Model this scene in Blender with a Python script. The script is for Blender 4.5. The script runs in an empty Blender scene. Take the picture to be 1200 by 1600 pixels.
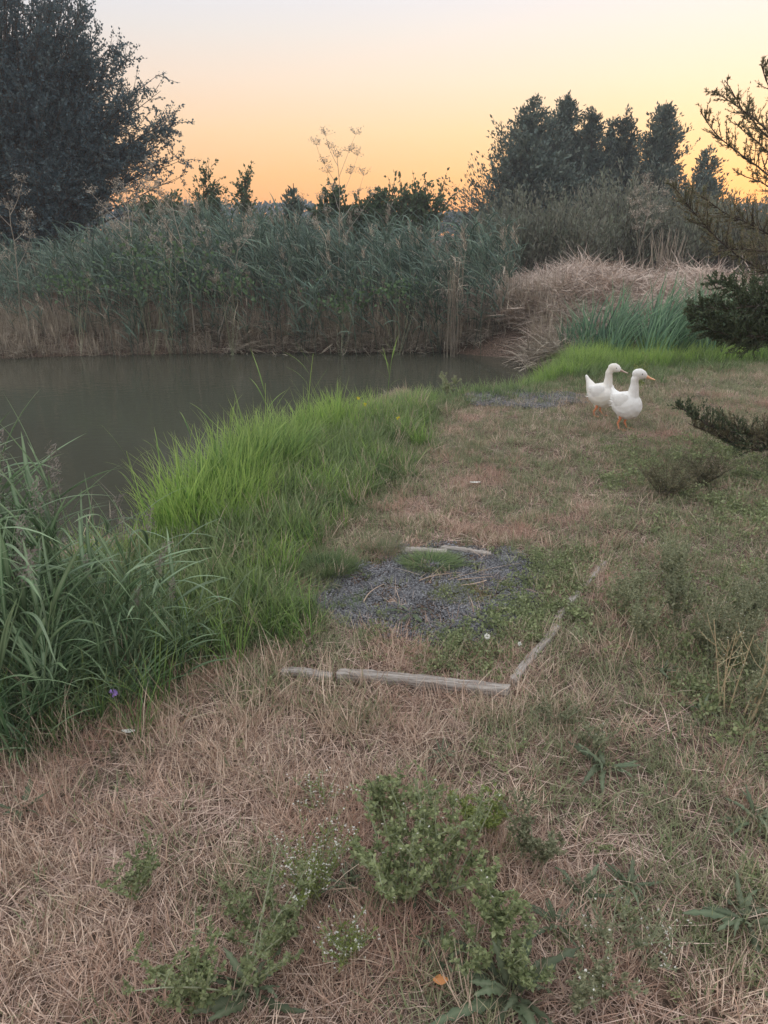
import bpy, math
import numpy as np
from mathutils import Vector, Matrix, Euler
R = math.radians
sc = bpy.context.scene
C = sc.collection
# ------------------------------------------------------------------ camera
CH, PITCH, FPX = 1.65, R(21.5), 1600 * 26 / 36
cam = bpy.data.cameras.new('camera'); cam.sensor_fit = 'VERTICAL'; cam.sensor_height = 36; cam.lens = 26
cam.clip_start = 0.05; cam.clip_end = 3000
co = bpy.data.objects.new('camera', cam); C.objects.link(co)
co.location = (0, 0, CH); co.rotation_euler = (R(90) - PITCH, 0, 0); sc.camera = co
# ------------------------------------------------------------------ sky, sun, exposure
SUN_AZ, SUN_EL = R(25), R(3.0)            # azimuth to the right of the view axis
world = bpy.data.worlds.new('World'); sc.world = world; world.use_nodes = True
nt = world.node_tree; nt.nodes.clear()
def wn(t, **k):
    n = nt.nodes.new(t)
    for a, b in k.items(): setattr(n, a, b)
    return n
tc = wn('ShaderNodeTexCoord'); sp = wn('ShaderNodeSeparateXYZ')
nt.links.new(tc.outputs['Generated'], sp.inputs[0])
def ramp(stops):
    r = wn('ShaderNodeValToRGB'); e = r.color_ramp.elements
    while len(e) < len(stops): e.new(0.5)
    for i, (p, c) in enumerate(stops): e[i].position = p; e[i].color = (*c, 1)
    nt.links.new(sp.outputs['Z'], r.inputs[0]); return r
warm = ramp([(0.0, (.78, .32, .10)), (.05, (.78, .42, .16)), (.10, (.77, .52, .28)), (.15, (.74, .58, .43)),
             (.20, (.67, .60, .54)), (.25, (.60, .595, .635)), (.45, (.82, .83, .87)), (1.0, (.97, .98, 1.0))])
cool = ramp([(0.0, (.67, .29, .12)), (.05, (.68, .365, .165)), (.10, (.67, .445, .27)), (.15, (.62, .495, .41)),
             (.20, (.55, .52, .51)), (.25, (.515, .53, .60)), (.45, (.80, .82, .87)), (1.0, (.97, .98, 1.0))])  # both ramps: top stops, unseen, raised above the visible sky to light the ground
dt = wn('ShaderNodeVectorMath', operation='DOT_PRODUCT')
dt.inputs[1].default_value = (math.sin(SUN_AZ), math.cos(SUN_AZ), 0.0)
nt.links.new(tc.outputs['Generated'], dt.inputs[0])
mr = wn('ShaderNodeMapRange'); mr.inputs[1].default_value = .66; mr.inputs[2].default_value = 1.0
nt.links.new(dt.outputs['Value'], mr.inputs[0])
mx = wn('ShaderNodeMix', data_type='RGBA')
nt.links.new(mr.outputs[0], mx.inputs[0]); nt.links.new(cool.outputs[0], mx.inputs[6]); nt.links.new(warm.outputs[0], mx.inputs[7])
sky = wn('ShaderNodeTexSky', sky_type='NISHITA', sun_disc=False)
sky.sun_elevation = SUN_EL; sky.sun_rotation = SUN_AZ; sky.air_density = 1.2; sky.dust_density = 1.5
ms = wn('ShaderNodeMix', data_type='RGBA', blend_type='ADD'); ms.inputs[0].default_value = 0.01
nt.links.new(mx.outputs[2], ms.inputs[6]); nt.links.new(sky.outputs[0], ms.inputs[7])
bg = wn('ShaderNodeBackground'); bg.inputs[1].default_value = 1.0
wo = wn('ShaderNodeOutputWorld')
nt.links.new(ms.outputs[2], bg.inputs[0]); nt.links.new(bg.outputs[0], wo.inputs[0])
sl = bpy.data.lights.new('sun', 'SUN'); sl.energy = 0.5; sl.angle = R(10); sl.color = (1, .72, .45)
so = bpy.data.objects.new('sun', sl); C.objects.link(so)
so.rotation_euler = Vector((math.sin(SUN_AZ) * math.cos(SUN_EL), math.cos(SUN_AZ) * math.cos(SUN_EL), math.sin(SUN_EL))).to_track_quat('Z', 'Y').to_euler()
sc.view_settings.view_transform = 'Standard'; sc.view_settings.look = 'None'
sc.view_settings.exposure = 0.56; sc.view_settings.gamma = 1; sc.view_settings.use_curve_mapping = False
sc.cycles.max_bounces = 6; sc.cycles.diffuse_bounces = 4; sc.cycles.transmission_bounces = 4; sc.cycles.volume_bounces = 1
sc.cycles.use_denoising = True
# ------------------------------------------------------------------ helpers
rng = np.random.default_rng(11)
def U(a, b, n=None): return rng.uniform(a, b, n)
def P(px, py, z=0.0):
    a, b = (px - 600) / FPX, (800 - py) / FPX
    d = np.array([a, math.cos(PITCH) + b * math.sin(PITCH), -math.sin(PITCH) + b * math.cos(PITCH)])
    return d * ((z - CH) / d[2]) + np.array([0, 0, CH])
def D(px, py, Y):                         # the point on that sight line at the distance Y
    a, b = (px - 600) / FPX, (800 - py) / FPX
    d = np.array([a, math.cos(PITCH) + b * math.sin(PITCH), -math.sin(PITCH) + b * math.cos(PITCH)])
    return d * (Y / d[1]) + np.array([0, 0, CH])
def G(pts, z=0.0): return np.array([P(x, y, z)[:2] for x, y in pts])
def inside(poly, x, y):
    r = np.zeros(x.shape, bool); n = len(poly)
    for i in range(n):
        x0, y0 = poly[i]; x1, y1 = poly[(i + 1) % n]
        c = (y0 > y) != (y1 > y)
        with np.errstate(divide='ignore', invalid='ignore'):
            r ^= c & (x < (x1 - x0) * (y - y0) / (y1 - y0 + 1e-12) + x0)
    return r
def pdist(poly, x, y):                    # signed distance, positive outside
    d = np.full(x.shape, 1e9); n = len(poly)
    for i in range(n):
        a = poly[i]; b = poly[(i + 1) % n]; e = b - a
        t = np.clip(((x - a[0]) * e[0] + (y - a[1]) * e[1]) / (e @ e + 1e-12), 0, 1)
        d = np.minimum(d, np.hypot(x - a[0] - t * e[0], y - a[1] - t * e[1]))
    return np.where(inside(poly, x, y), -d, d)
def ss(a, b, v):
    t = np.clip((v - a) / (b - a), 0, 1); return t * t * (3 - 2 * t)
_prm = np.random.default_rng(5).uniform(0, 1, (256, 256))
def vnoise(x, y, s=1.0):
    x = np.asarray(x) * s + 100.0; y = np.asarray(y) * s + 100.0
    xi = np.floor(x).astype(int); yi = np.floor(y).astype(int); fx = x - xi; fy = y - yi
    fx = fx * fx * (3 - 2 * fx); fy = fy * fy * (3 - 2 * fy)
    g = lambda i, j: _prm[i % 256, j % 256]
    return (g(xi, yi) * (1 - fx) + g(xi + 1, yi) * fx) * (1 - fy) + (g(xi, yi + 1) * (1 - fx) + g(xi + 1, yi + 1) * fx) * fy
def fbm(x, y, s): return .5 * vnoise(x, y, s) + .3 * vnoise(x + 7, y - 3, s * 2.1) + .2 * vnoise(x - 5, y + 9, s * 4.3)
WZ = -0.30
POND = np.vstack([G([(-900, 1010), (-300, 960), (60, 905), (160, 880), (225, 862), (275, 815), (330, 775), (400, 735),
                     (480, 690), (560, 652), (640, 622)], WZ), G([(690, 607), (740, 601), (790, 593), (822, 582), (834, 570)], 0), G([(835, 552)], WZ),
                  G([(700, 549), (560, 551), (420, 550), (280, 553), (140, 556), (0, 561), (-300, 566)], WZ), [[-30, 9.5], [-30, 4]]])
def H(x, y):
    x = np.asarray(x, float); y = np.asarray(y, float)
    sd = pdist(POND, x, y)
    h = np.where(sd > 0, WZ - .03 + (.33) * ss(0.0, .55, sd + .05), WZ - .03 - .5 * ss(0, 1.2, -sd))
    h = h + .035 * (fbm(x, y, 1.3) - .5) + .02 * (vnoise(x, y, 6) - .5) * ss(.0, .3, sd)
    far = ss(10.6, 12.9, y) 
    mound = np.exp(-((x - 4.4) / 2.75) ** 4) * np.exp(-((y - 13.0) / 1.75) ** 4) * (.62 + .38 * (vnoise(x, y, 1.1) - .5))
    h = h + mound * np.clip(1 - .08 * (x - 3.4), .6, 1.1) + .28 * ss(11.5, 13.5, y) * ss(1.5, -1.5, x) + .15 * ss(15, 22, y)
    return h
Hs = lambda x, y: float(H(np.array([x]), np.array([y]))[0])

class Geo:
    def __init__(s): s.V = []; s.F = []; s.T = []; s.U = []; s.n = 0
    def add(s, V, F, T=0.5, Uu=0.0):
        V = np.asarray(V, float).reshape(-1, 3); m = len(V)
        s.V.append(V); s.F.append(np.asarray(F, int) + s.n)
        s.T.append(np.broadcast_to(np.asarray(T, float), (m,))); s.U.append(np.broadcast_to(np.asarray(Uu, float), (m,)))
        s.n += m
    def strip(s, Pt, W, S, T=None):       # N ribbons of k points; the last point is the tip
        N, k = Pt.shape[:2]
        if S.ndim == 2: S = S[:, None, :]
        a = Pt - S * W[..., None]; b = Pt + S * W[..., None]
        V = np.stack([a, b], 2).reshape(N, 2 * k, 3)
        i = np.arange(k - 1)
        q = np.stack([2 * i, 2 * i + 1, 2 * i + 3, 2 * i + 2], 1)
        F = (q[None] + (np.arange(N) * 2 * k)[:, None, None]).reshape(-1, 4)
        if T is None: T = rng.uniform(0, 1, N)
        s.add(V, F, np.repeat(T, 2 * k), np.tile(np.repeat(np.linspace(0, 1, k), 2), N))
    def tube(s, Pt, Rr, sides=4, T=None):
        Pt = np.asarray(Pt, float); N, k = Pt.shape[:2]; Rr = np.broadcast_to(Rr, (N, k))
        t = np.gradient(Pt, axis=1); t /= np.linalg.norm(t, axis=2, keepdims=True) + 1e-9
        ref = np.where(np.abs(t[..., 2:3]) > .9, np.array([1., 0, 0]), np.array([0, 0, 1.]))
        a = np.cross(t, ref); a /= np.linalg.norm(a, axis=2, keepdims=True) + 1e-9; b = np.cross(t, a)
        an = np.arange(sides) * 2 * math.pi / sides
        V = Pt[:, :, None] + Rr[:, :, None, None] * (a[:, :, None] * np.cos(an)[:, None] + b[:, :, None] * np.sin(an)[:, None])
        j = np.arange(sides); i = np.arange(k - 1)
        q = np.stack([(i[:, None] * sides + j), (i[:, None] * sides + (j + 1) % sides), ((i[:, None] + 1) * sides + (j + 1) % sides), ((i[:, None] + 1) * sides + j)], 2).reshape(-1, 4)
        F = (q[None] + (np.arange(N) * sides * k)[:, None, None]).reshape(-1, 4)
        if T is None: T = rng.uniform(0, 1, N)
        s.add(V, F, np.repeat(T, sides * k), np.tile(np.repeat(np.linspace(0, 1, k), sides), N))
    def leaves(s, B, d, L, W, T=None, up=None):     # N rhombic leaves
        N = len(B); L = np.broadcast_to(L, N); W = np.broadcast_to(W, N)
        d = d / (np.linalg.norm(d, axis=1, keepdims=True) + 1e-9)
        r = rng.normal(size=(N, 3)) if up is None else up
        sd = np.cross(d, r); sd /= np.linalg.norm(sd, axis=1, keepdims=True) + 1e-9
        nn = np.cross(sd, d)
        m = B + d * (L * .45)[:, None]
        V = np.stack([B, m + sd * W[:, None] + nn * (W * .3)[:, None], B + d * L[:, None], m - sd * W[:, None] + nn * (W * .3)[:, None]], 1)
        F = np.arange(4 * N).reshape(N, 4)
        if T is None: T = rng.uniform(0, 1, N)
        s.add(V, F, np.repeat(T, 4), np.tile([0, .5, 1, .5], N))
    def build(s, name, mat, parent=None, smooth=False, link=True, mesh_only=False):
        V = np.vstack(s.V); n = len(V)
        me = bpy.data.meshes.new(name)
        q = [f for f in s.F if f.shape[1] == 4]; t3 = [f for f in s.F if f.shape[1] == 3]
        q = np.vstack(q) if q else np.zeros((0, 4), int); t3 = np.vstack(t3) if t3 else np.zeros((0, 3), int)
        me.vertices.add(n); me.vertices.foreach_set('co', V.astype(np.float32).ravel())
        me.loops.add(q.size + t3.size); me.loops.foreach_set('vertex_index', np.concatenate([q.ravel(), t3.ravel()]).astype(np.int32))
        me.polygons.add(len(q) + len(t3))
        st = np.concatenate([np.arange(len(q)) * 4, q.size + np.arange(len(t3)) * 3]).astype(np.int32)
        me.polygons.foreach_set('loop_start', st)
        if smooth: me.polygons.foreach_set('use_smooth', np.ones(len(st), bool))
        a = me.attributes.new('tint', 'FLOAT', 'POINT'); a.data.foreach_set('value', np.concatenate(s.T).astype(np.float32))
        a = me.attributes.new('along', 'FLOAT', 'POINT'); a.data.foreach_set('value', np.concatenate(s.U).astype(np.float32))
        me.materials.append(mat); me.update(calc_edges=True)
        if mesh_only: return me
        o = bpy.data.objects.new(name, me)
        if link: C.objects.link(o)
        if parent: o.parent = parent
        return o
def mobj(name, me, parent=None):
    o = bpy.data.objects.new(name, me); C.objects.link(o)
    if parent: o.parent = parent
    return o
def tag(o, label=None, cat=None, group=None, kind=None):
    if label: o['label'] = label
    if cat: o['category'] = cat
    if group: o['group'] = group
    if kind: o['kind'] = kind
    return o
def thing(name, label, cat, loc=(0, 0, 0), rz=0, group=None, s=1.0):
    o = bpy.data.objects.new(name, None); C.objects.link(o); o.empty_display_size = .05
    o.location = loc; o.rotation_euler = (0, 0, rz); o.scale = (s, s, s)
    return tag(o, label, cat, group)
def copy_tree(src, loc, rz, s=1.0, label=None, group=None, tilt=(0, 0)):
    r = src.copy(); C.objects.link(r); r.location = loc; r.rotation_euler = (tilt[0], tilt[1], rz); r.scale = (s, s, s)
    if label: r['label'] = label
    if group: r['group'] = group
    for ch in src.children:
        c = ch.copy(); C.objects.link(c); c.parent = r
        for g in ch.children:
            d = g.copy(); C.objects.link(d); d.parent = c
    return r
# vectorised arcs: start, azimuth, start/end elevation angle, length
def arcs(B, az, e0, e1, L, k=5, wob=0.0):
    N = len(B); t = np.linspace(0, 1, k)
    e = e0[:, None] + (e1 - e0)[:, None] * t[None, :-1] ** 1.0
    azz = az[:, None] + wob * np.cumsum(rng.normal(size=(N, k - 1)), 1)
    st = (L / (k - 1))[:, None]
    dx = np.cos(e) * np.cos(azz) * st; dy = np.cos(e) * np.sin(azz) * st; dz = np.sin(e) * st
    d = np.stack([dx, dy, dz], 2)
    return np.concatenate([B[:, None], B[:, None] + np.cumsum(d, 1)], 1)
def side(az, tw=0.4):
    a = az + math.pi / 2
    s = np.stack([np.cos(a), np.sin(a), rng.normal(0, tw, len(a))], 1)
    return s / np.linalg.norm(s, axis=1, keepdims=True)
def blade_w(w, k, p=.8):
    t = np.linspace(0, 1, k)
    prof = np.minimum(1, .45 + 2.2 * t) * (1 - t ** 1.6) ** p; prof[-1] = .02
    return w[:, None] * .5 * prof[None]
def blades(g, B, az, e0, e1, L, w, k=5, T=None, wob=.08, tw=.4):
    g.strip(arcs(B, az, e0, e1, L, k, wob), blade_w(w, k), side(az, tw), T)
# ------------------------------------------------------------------ materials
def mat_nodes(name):
    m = bpy.data.materials.new(name); m.use_nodes = True; n = m.node_tree; n.nodes.clear(); return m, n
def foliage(name, cols, tip=None, base=None, transl=.3, rough=.55, spec=.25, patch=None, ps=1.5, rv=.35):
    """cols: colours mixed per blade (attribute tint); tip/base: colour of the blade's end/foot; patch: colour of patches in the field."""
    m, n = mat_nodes(name); L = n.links.new
    at = n.nodes.new('ShaderNodeAttribute'); at.attribute_name = 'tint'
    al = n.nodes.new('ShaderNodeAttribute'); al.attribute_name = 'along'
    cr = n.nodes.new('ShaderNodeValToRGB'); e = cr.color_ramp.elements
    while len(e) < len(cols): e.new(.5)
    for i, c in enumerate(cols): e[i].position = i / max(1, len(cols) - 1); e[i].color = (*c, 1)
    L(at.outputs['Fac'], cr.inputs[0]); col = cr.outputs[0]
    def mix(f, a, b, fac=1.0):
        x = n.nodes.new('ShaderNodeMix'); x.data_type = 'RGBA'
        if fac != 1.0:
            mm = n.nodes.new('ShaderNodeMath'); mm.operation = 'MULTIPLY'; L(f, mm.inputs[0]); mm.inputs[1].default_value = fac; f = mm.outputs[0]
        L(f, x.inputs[0]); L(a, x.inputs[6]); x.inputs[7].default_value = (*b, 1); return x.outputs[2]
    def mrange(f, a, b):
        q = n.nodes.new('ShaderNodeMapRange'); L(f, q.inputs[0]); q.inputs[1].default_value = a; q.inputs[2].default_value = b; return q.outputs[0]
    if patch:
        geo = n.nodes.new('ShaderNodeNewGeometry'); nz = n.nodes.new('ShaderNodeTexNoise'); nz.inputs['Scale'].default_value = ps; nz.inputs['Detail'].default_value = 3
        L(geo.outputs['Position'], nz.inputs['Vector']); col = mix(mrange(nz.outputs['Fac'], .42, .62), col, patch)
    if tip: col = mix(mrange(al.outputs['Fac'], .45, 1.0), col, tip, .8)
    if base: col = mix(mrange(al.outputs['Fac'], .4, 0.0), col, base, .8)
    oi = n.nodes.new('ShaderNodeObjectInfo'); hv = n.nodes.new('ShaderNodeHueSaturation')
    q = n.nodes.new('ShaderNodeMapRange'); L(oi.outputs['Random'], q.inputs[0]); q.inputs[3].default_value = 1 - rv; q.inputs[4].default_value = 1 + rv
    L(q.outputs[0], hv.inputs['Value']); L(col, hv.inputs['Color']); col = hv.outputs[0]
    p = n.nodes.new('ShaderNodeBsdfPrincipled'); L(col, p.inputs['Base Color']); p.inputs['Roughness'].default_value = rough; p.inputs['Specular IOR Level'].default_value = spec
    out = n.nodes.new('ShaderNodeOutputMaterial')
    if transl:
        tr = n.nodes.new('ShaderNodeBsdfTranslucent'); L(col, tr.inputs[0]); mx = n.nodes.new('ShaderNodeMixShader'); mx.inputs[0].default_value = transl
        L(p.outputs[0], mx.inputs[1]); L(tr.outputs[0], mx.inputs[2]); L(mx.outputs[0], out.inputs[0])
    else: L(p.outputs[0], out.inputs[0])
    return m
def solid(name, ca, cb, scale=20, rough=.7, bump=.3, stretch=(1, 1, 1), spec=.3, local=True, sss=0):
    m, n = mat_nodes(name); L = n.links.new
    t = n.nodes.new('ShaderNodeTexCoord'); mp = n.nodes.new('ShaderNodeMapping'); mp.inputs['Scale'].default_value = stretch
    nz = n.nodes.new('ShaderNodeTexNoise'); nz.inputs['Scale'].default_value = scale; nz.inputs['Detail'].default_value = 6; nz.inputs['Roughness'].default_value = .6
    L(t.outputs['Object'], mp.inputs[0]); L(mp.outputs[0], nz.inputs['Vector'])
    cr = n.nodes.new('ShaderNodeValToRGB'); cr.color_ramp.elements[0].position = .35; cr.color_ramp.elements[1].position = .65
    cr.color_ramp.elements[0].color = (*ca, 1); cr.color_ramp.elements[1].color = (*cb, 1); L(nz.outputs['Fac'], cr.inputs[0])
    p = n.nodes.new('ShaderNodeBsdfPrincipled'); L(cr.outputs[0], p.inputs['Base Color']); p.inputs['Roughness'].default_value = rough; p.inputs['Specular IOR Level'].default_value = spec
    if sss: p.inputs['Subsurface Weight'].default_value = sss; p.inputs['Subsurface Radius'].default_value = (.01, .01, .01)
    if bump:
        b = n.nodes.new('ShaderNodeBump'); b.inputs['Strength'].default_value = bump; b.inputs['Distance'].default_value = .01
        L(nz.outputs['Fac'], b.inputs['Height']); L(b.outputs[0], p.inputs['Normal'])
    o = n.nodes.new('ShaderNodeOutputMaterial'); L(p.outputs[0], o.inputs[0]); return m
M = {}
M['dry'] = foliage('dry_grass', [(.17, .11, .08), (.50, .34, .25), (.92, .75, .60), (.28, .18, .13)], base=(.20, .13, .10), transl=.2, patch=(.46, .29, .22), ps=1.1, rv=.25)
M['straw'] = foliage('straw', [(.50, .38, .28), (.66, .54, .42), (.42, .30, .22), (.56, .43, .33)], transl=.15, rv=.2)
M['pink'] = foliage('matted_straw', [(.36, .24, .19), (.76, .59, .49), (.26, .175, .14), (.56, .40, .33)], transl=.1, rv=.2)
M['sage'] = foliage('short_green', [(.16, .21, .10), (.25, .30, .15), (.36, .35, .21), (.17, .22, .12)], tip=(.42, .38, .26), transl=.3, rv=.25)
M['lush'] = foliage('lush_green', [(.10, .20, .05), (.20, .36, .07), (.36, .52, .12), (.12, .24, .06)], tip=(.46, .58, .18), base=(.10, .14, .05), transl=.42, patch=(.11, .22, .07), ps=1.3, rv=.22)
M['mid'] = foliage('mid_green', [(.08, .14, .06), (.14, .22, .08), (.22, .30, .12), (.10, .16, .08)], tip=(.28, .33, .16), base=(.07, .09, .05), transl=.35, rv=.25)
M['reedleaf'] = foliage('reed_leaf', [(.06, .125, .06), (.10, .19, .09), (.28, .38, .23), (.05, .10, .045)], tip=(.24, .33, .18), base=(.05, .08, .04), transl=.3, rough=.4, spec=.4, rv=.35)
M['reedhead'] = foliage('reed_head', [(.22, .19, .17), (.32, .28, .25)], transl=.2, rv=.2)
M['farreed'] = foliage('far_reed', [(.05, .085, .07), (.095, .155, .12), (.19, .26, .19), (.06, .11, .085)], tip=(.16, .22, .17), base=(.08, .09, .065), transl=.3, rv=.3)
M['cattail'] = foliage('cattail_leaf', [(.05, .10, .065), (.10, .20, .11), (.19, .32, .17)], tip=(.18, .28, .16), transl=.3, rv=.2)
M['deadreed'] = foliage('dead_reed', [(.32, .27, .21), (.56, .49, .39), (.17, .14, .11), (.42, .36, .28)], transl=.12, rv=.3)
M['heap'] = foliage('straw_heap', [(.50, .40, .33), (.72, .60, .51), (.30, .23, .19), (.60, .48, .41)], transl=.12, rv=.2)
M['darkleaf'] = foliage('dark_leaf', [(.06, .10, .12), (.09, .14, .16), (.15, .20, .19)], transl=.25, rv=.1)
M['cedar'] = foliage('cedar_leaf', [(.06, .09, .08), (.10, .14, .115), (.17, .20, .155)], transl=.15, rv=.1)
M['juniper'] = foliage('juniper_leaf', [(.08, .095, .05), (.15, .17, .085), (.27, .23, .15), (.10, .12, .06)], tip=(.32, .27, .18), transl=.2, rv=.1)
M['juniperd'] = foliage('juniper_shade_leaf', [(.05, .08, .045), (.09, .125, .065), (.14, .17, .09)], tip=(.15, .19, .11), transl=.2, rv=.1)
M['tamarisk'] = foliage('shrub_grey', [(.14, .155, .12), (.22, .225, .175), (.17, .20, .14), (.32, .30, .24)], transl=.25, rv=.15)
M['bushleaf'] = foliage('bush_leaf', [(.06, .10, .06), (.10, .15, .08), (.14, .18, .10)], transl=.3, rv=.15)
M['vine'] = foliage('vine_leaf', [(.08, .14, .07), (.12, .20, .09), (.16, .25, .12)], transl=.35, rv=.15)
M['weed'] = foliage('weed_leaf', [(.15, .19, .09), (.24, .29, .13), (.36, .40, .21), (.16, .19, .10)], transl=.3, rv=.2)
M['weedy'] = foliage('weed_yellow_leaf', [(.14, .19, .05), (.22, .27, .08), (.28, .31, .11)], transl=.3, rv=.15)
M['weedg'] = foliage('weed_grey_leaf', [(.16, .19, .11), (.26, .28, .16), (.40, .39, .25), (.12, .14, .08)], transl=.25, rv=.2)
M['weedstem'] = foliage('weed_stem', [(.24, .28, .17), (.33, .36, .24)], transl=.0, rv=.2)
M['drystem'] = foliage('dry_stem', [(.42, .33, .20), (.50, .40, .26)], transl=.0, rv=.2)
M['umbel'] = foliage('dead_umbel', [(.34, .30, .24), (.44, .40, .33), (.26, .22, .18)], transl=.1, rv=.15)
M['rosette'] = foliage('rosette_leaf', [(.07, .10, .06), (.12, .155, .09), (.19, .22, .14)], base=(.15, .17, .11), transl=.2, rough=.45, rv=.3)
M['white'] = foliage('white_petal', [(.75, .75, .70), (.85, .84, .78)], transl=.3, rv=.05)
M['yellow'] = foliage('yellow_petal', [(.70, .60, .04), (.80, .70, .06)], transl=.3, rv=.05)
M['purple'] = foliage('purple_petal', [(.40, .28, .65), (.50, .36, .75)], transl=.3, rv=.05)
M['orange'] = foliage('dead_leaf', [(.55, .22, .08), (.62, .30, .12)], transl=.2, rv=.05)
M['moss'] = foliage('moss', [(.15, .19, .06), (.22, .25, .09), (.27, .27, .12)], transl=.2, rv=.2)
M['bark'] = solid('bark', (.05, .04, .035), (.12, .10, .08), 14, .9, .6, (1, 1, .2))
M['stone'] = foliage('stone', [(.08, .08, .088), (.15, .15, .16), (.26, .26, .27), (.10, .10, .11)], transl=0, rough=.8, rv=.25)
M['wood'] = solid('grey_wood', (.20, .17, .15), (.48, .44, .40), 9, .8, .7, (1, 14, 14))
M['feather'] = solid('white_feather', (.82, .81, .78), (.92, .92, .90), 25, .75, .25, (1, 1, 1), .2)
M['featherc'] = solid('cream_feather', (.80, .76, .67), (.90, .89, .86), 9, .75, .3, (1, 1, 1), .2)
M['bill'] = solid('orange_bill', (.75, .36, .20), (.82, .46, .28), 60, .45, .05)
M['bill2'] = solid('pale_bill', (.62, .47, .38), (.30, .20, .17), 22, .45, .05)
M['leg'] = solid('orange_skin', (.80, .26, .12), (.85, .36, .18), 60, .55, .2)
M['eye'] = solid('eye', (.015, .013, .012), (.02, .02, .02), 10, .1, 0, spec=.6)
# ground
def ground_mat():
    m, n = mat_nodes('soil'); L = n.links.new
    g = n.nodes.new('ShaderNodeNewGeometry')
    def noise(s, d=5):
        z = n.nodes.new('ShaderNodeTexNoise'); z.inputs['Scale'].default_value = s; z.inputs['Detail'].default_value = d; L(g.outputs['Position'], z.inputs['Vector']); return z.outputs['Fac']
    def rp(f, st):
        r = n.nodes.new('ShaderNodeValToRGB'); e = r.color_ramp.elements
        while len(e) < len(st): e.new(.5)
        for i, (p, c) in enumerate(st): e[i].position = p; e[i].color = (*c, 1)
        L(f, r.inputs[0]); return r.outputs[0]
    a = rp(noise(45), [(.3, (.05, .038, .03)), (.5, (.13, .095, .075)), (.7, (.28, .20, .155))])
    b = rp(noise(1.3, 3), [(.4, (.9, .85, .8)), (.6, (1.0, 1.0, 1.0))])
    x = n.nodes.new('ShaderNodeMix'); x.data_type = 'RGBA'; x.blend_type = 'MULTIPLY'; x.inputs[0].default_value = 1; L(a, x.inputs[6]); L(b, x.inputs[7])
    p = n.nodes.new('ShaderNodeBsdfPrincipled'); p.inputs['Roughness'].default_value = .95; p.inputs['Specular IOR Level'].default_value = .1
    L(x.outputs[2], p.inputs['Base Color'])
    bp = n.nodes.new('ShaderNodeBump'); bp.inputs['Distance'].default_value = .02; bp.inputs['Strength'].default_value = .8; L(noise(60), bp.inputs['Height']); L(bp.outputs[0], p.inputs['Normal'])
    o = n.nodes.new('ShaderNodeOutputMaterial'); L(p.outputs[0], o.inputs[0]); return m
def water_mat():
    m, n = mat_nodes('pond_water'); L = n.links.new
    g = n.nodes.new('ShaderNodeNewGeometry'); mp = n.nodes.new('ShaderNodeMapping'); mp.inputs['Scale'].default_value = (1, 1.6, 1); L(g.outputs['Position'], mp.inputs[0])
    z = n.nodes.new('ShaderNodeTexNoise'); z.inputs['Scale'].default_value = 7; z.inputs['Detail'].default_value = 3; L(mp.outputs[0], z.inputs['Vector'])
    bp = n.nodes.new('ShaderNodeBump'); bp.inputs['Strength'].default_value = .12; bp.inputs['Distance'].default_value = .02; L(z.outputs['Fac'], bp.inputs['Height'])
    p = n.nodes.new('ShaderNodeBsdfPrincipled'); p.inputs['Base Color'].default_value = (.062, .062, .045, 1); p.inputs['Roughness'].default_value = .06; p.inputs['IOR'].default_value = 1.33
    L(bp.outputs[0], p.inputs['Normal']); o = n.nodes.new('ShaderNodeOutputMaterial'); L(p.outputs[0], o.inputs[0]); return m
M['soil'] = ground_mat(); M['water'] = water_mat()
# ------------------------------------------------------------------ setting
def axis(lo, hi, st, far):
    a = [lo, hi]; inner = np.arange(lo, hi + st, st); o = []; d = st * 2; v = inner[-1]
    while v < far: v += d; d *= 1.6; o.append(v)
    l = []; d = st * 2; v = lo
    while v > -far: v -= d; d *= 1.6; l.append(v)
    return np.array(l[::-1] + list(inner) + o)
xs = axis(-9, 9, .075, 85); ys = axis(.4, 16, .075, 85)
X, Y = np.meshgrid(xs, ys); Z = H(X.ravel(), Y.ravel())
nx, ny = len(xs), len(ys)
i = np.arange(nx - 1); j = np.arange(ny - 1); q = (j[:, None] * nx + i[None]).ravel()
g = Geo(); g.add(np.stack([X.ravel(), Y.ravel(), Z], 1), np.stack([q, q + 1, q + nx + 1, q + nx], 1))
tag(g.build('ground', M['soil'], smooth=True), kind='structure')
g = Geo(); wx = np.linspace(-32, 4.5, 20); wy = np.linspace(2.2, 13.5, 12); X, Y = np.meshgrid(wx, wy)
q = (np.arange(11)[:, None] * 20 + np.arange(19)[None]).ravel()
g.add(np.stack([X.ravel(), Y.ravel(), np.full(X.size, WZ)], 1), np.stack([q, q + 1, q + 21, q + 20], 1))
tag(g.build('pond_water', M['water'], smooth=True), kind='structure')
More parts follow.
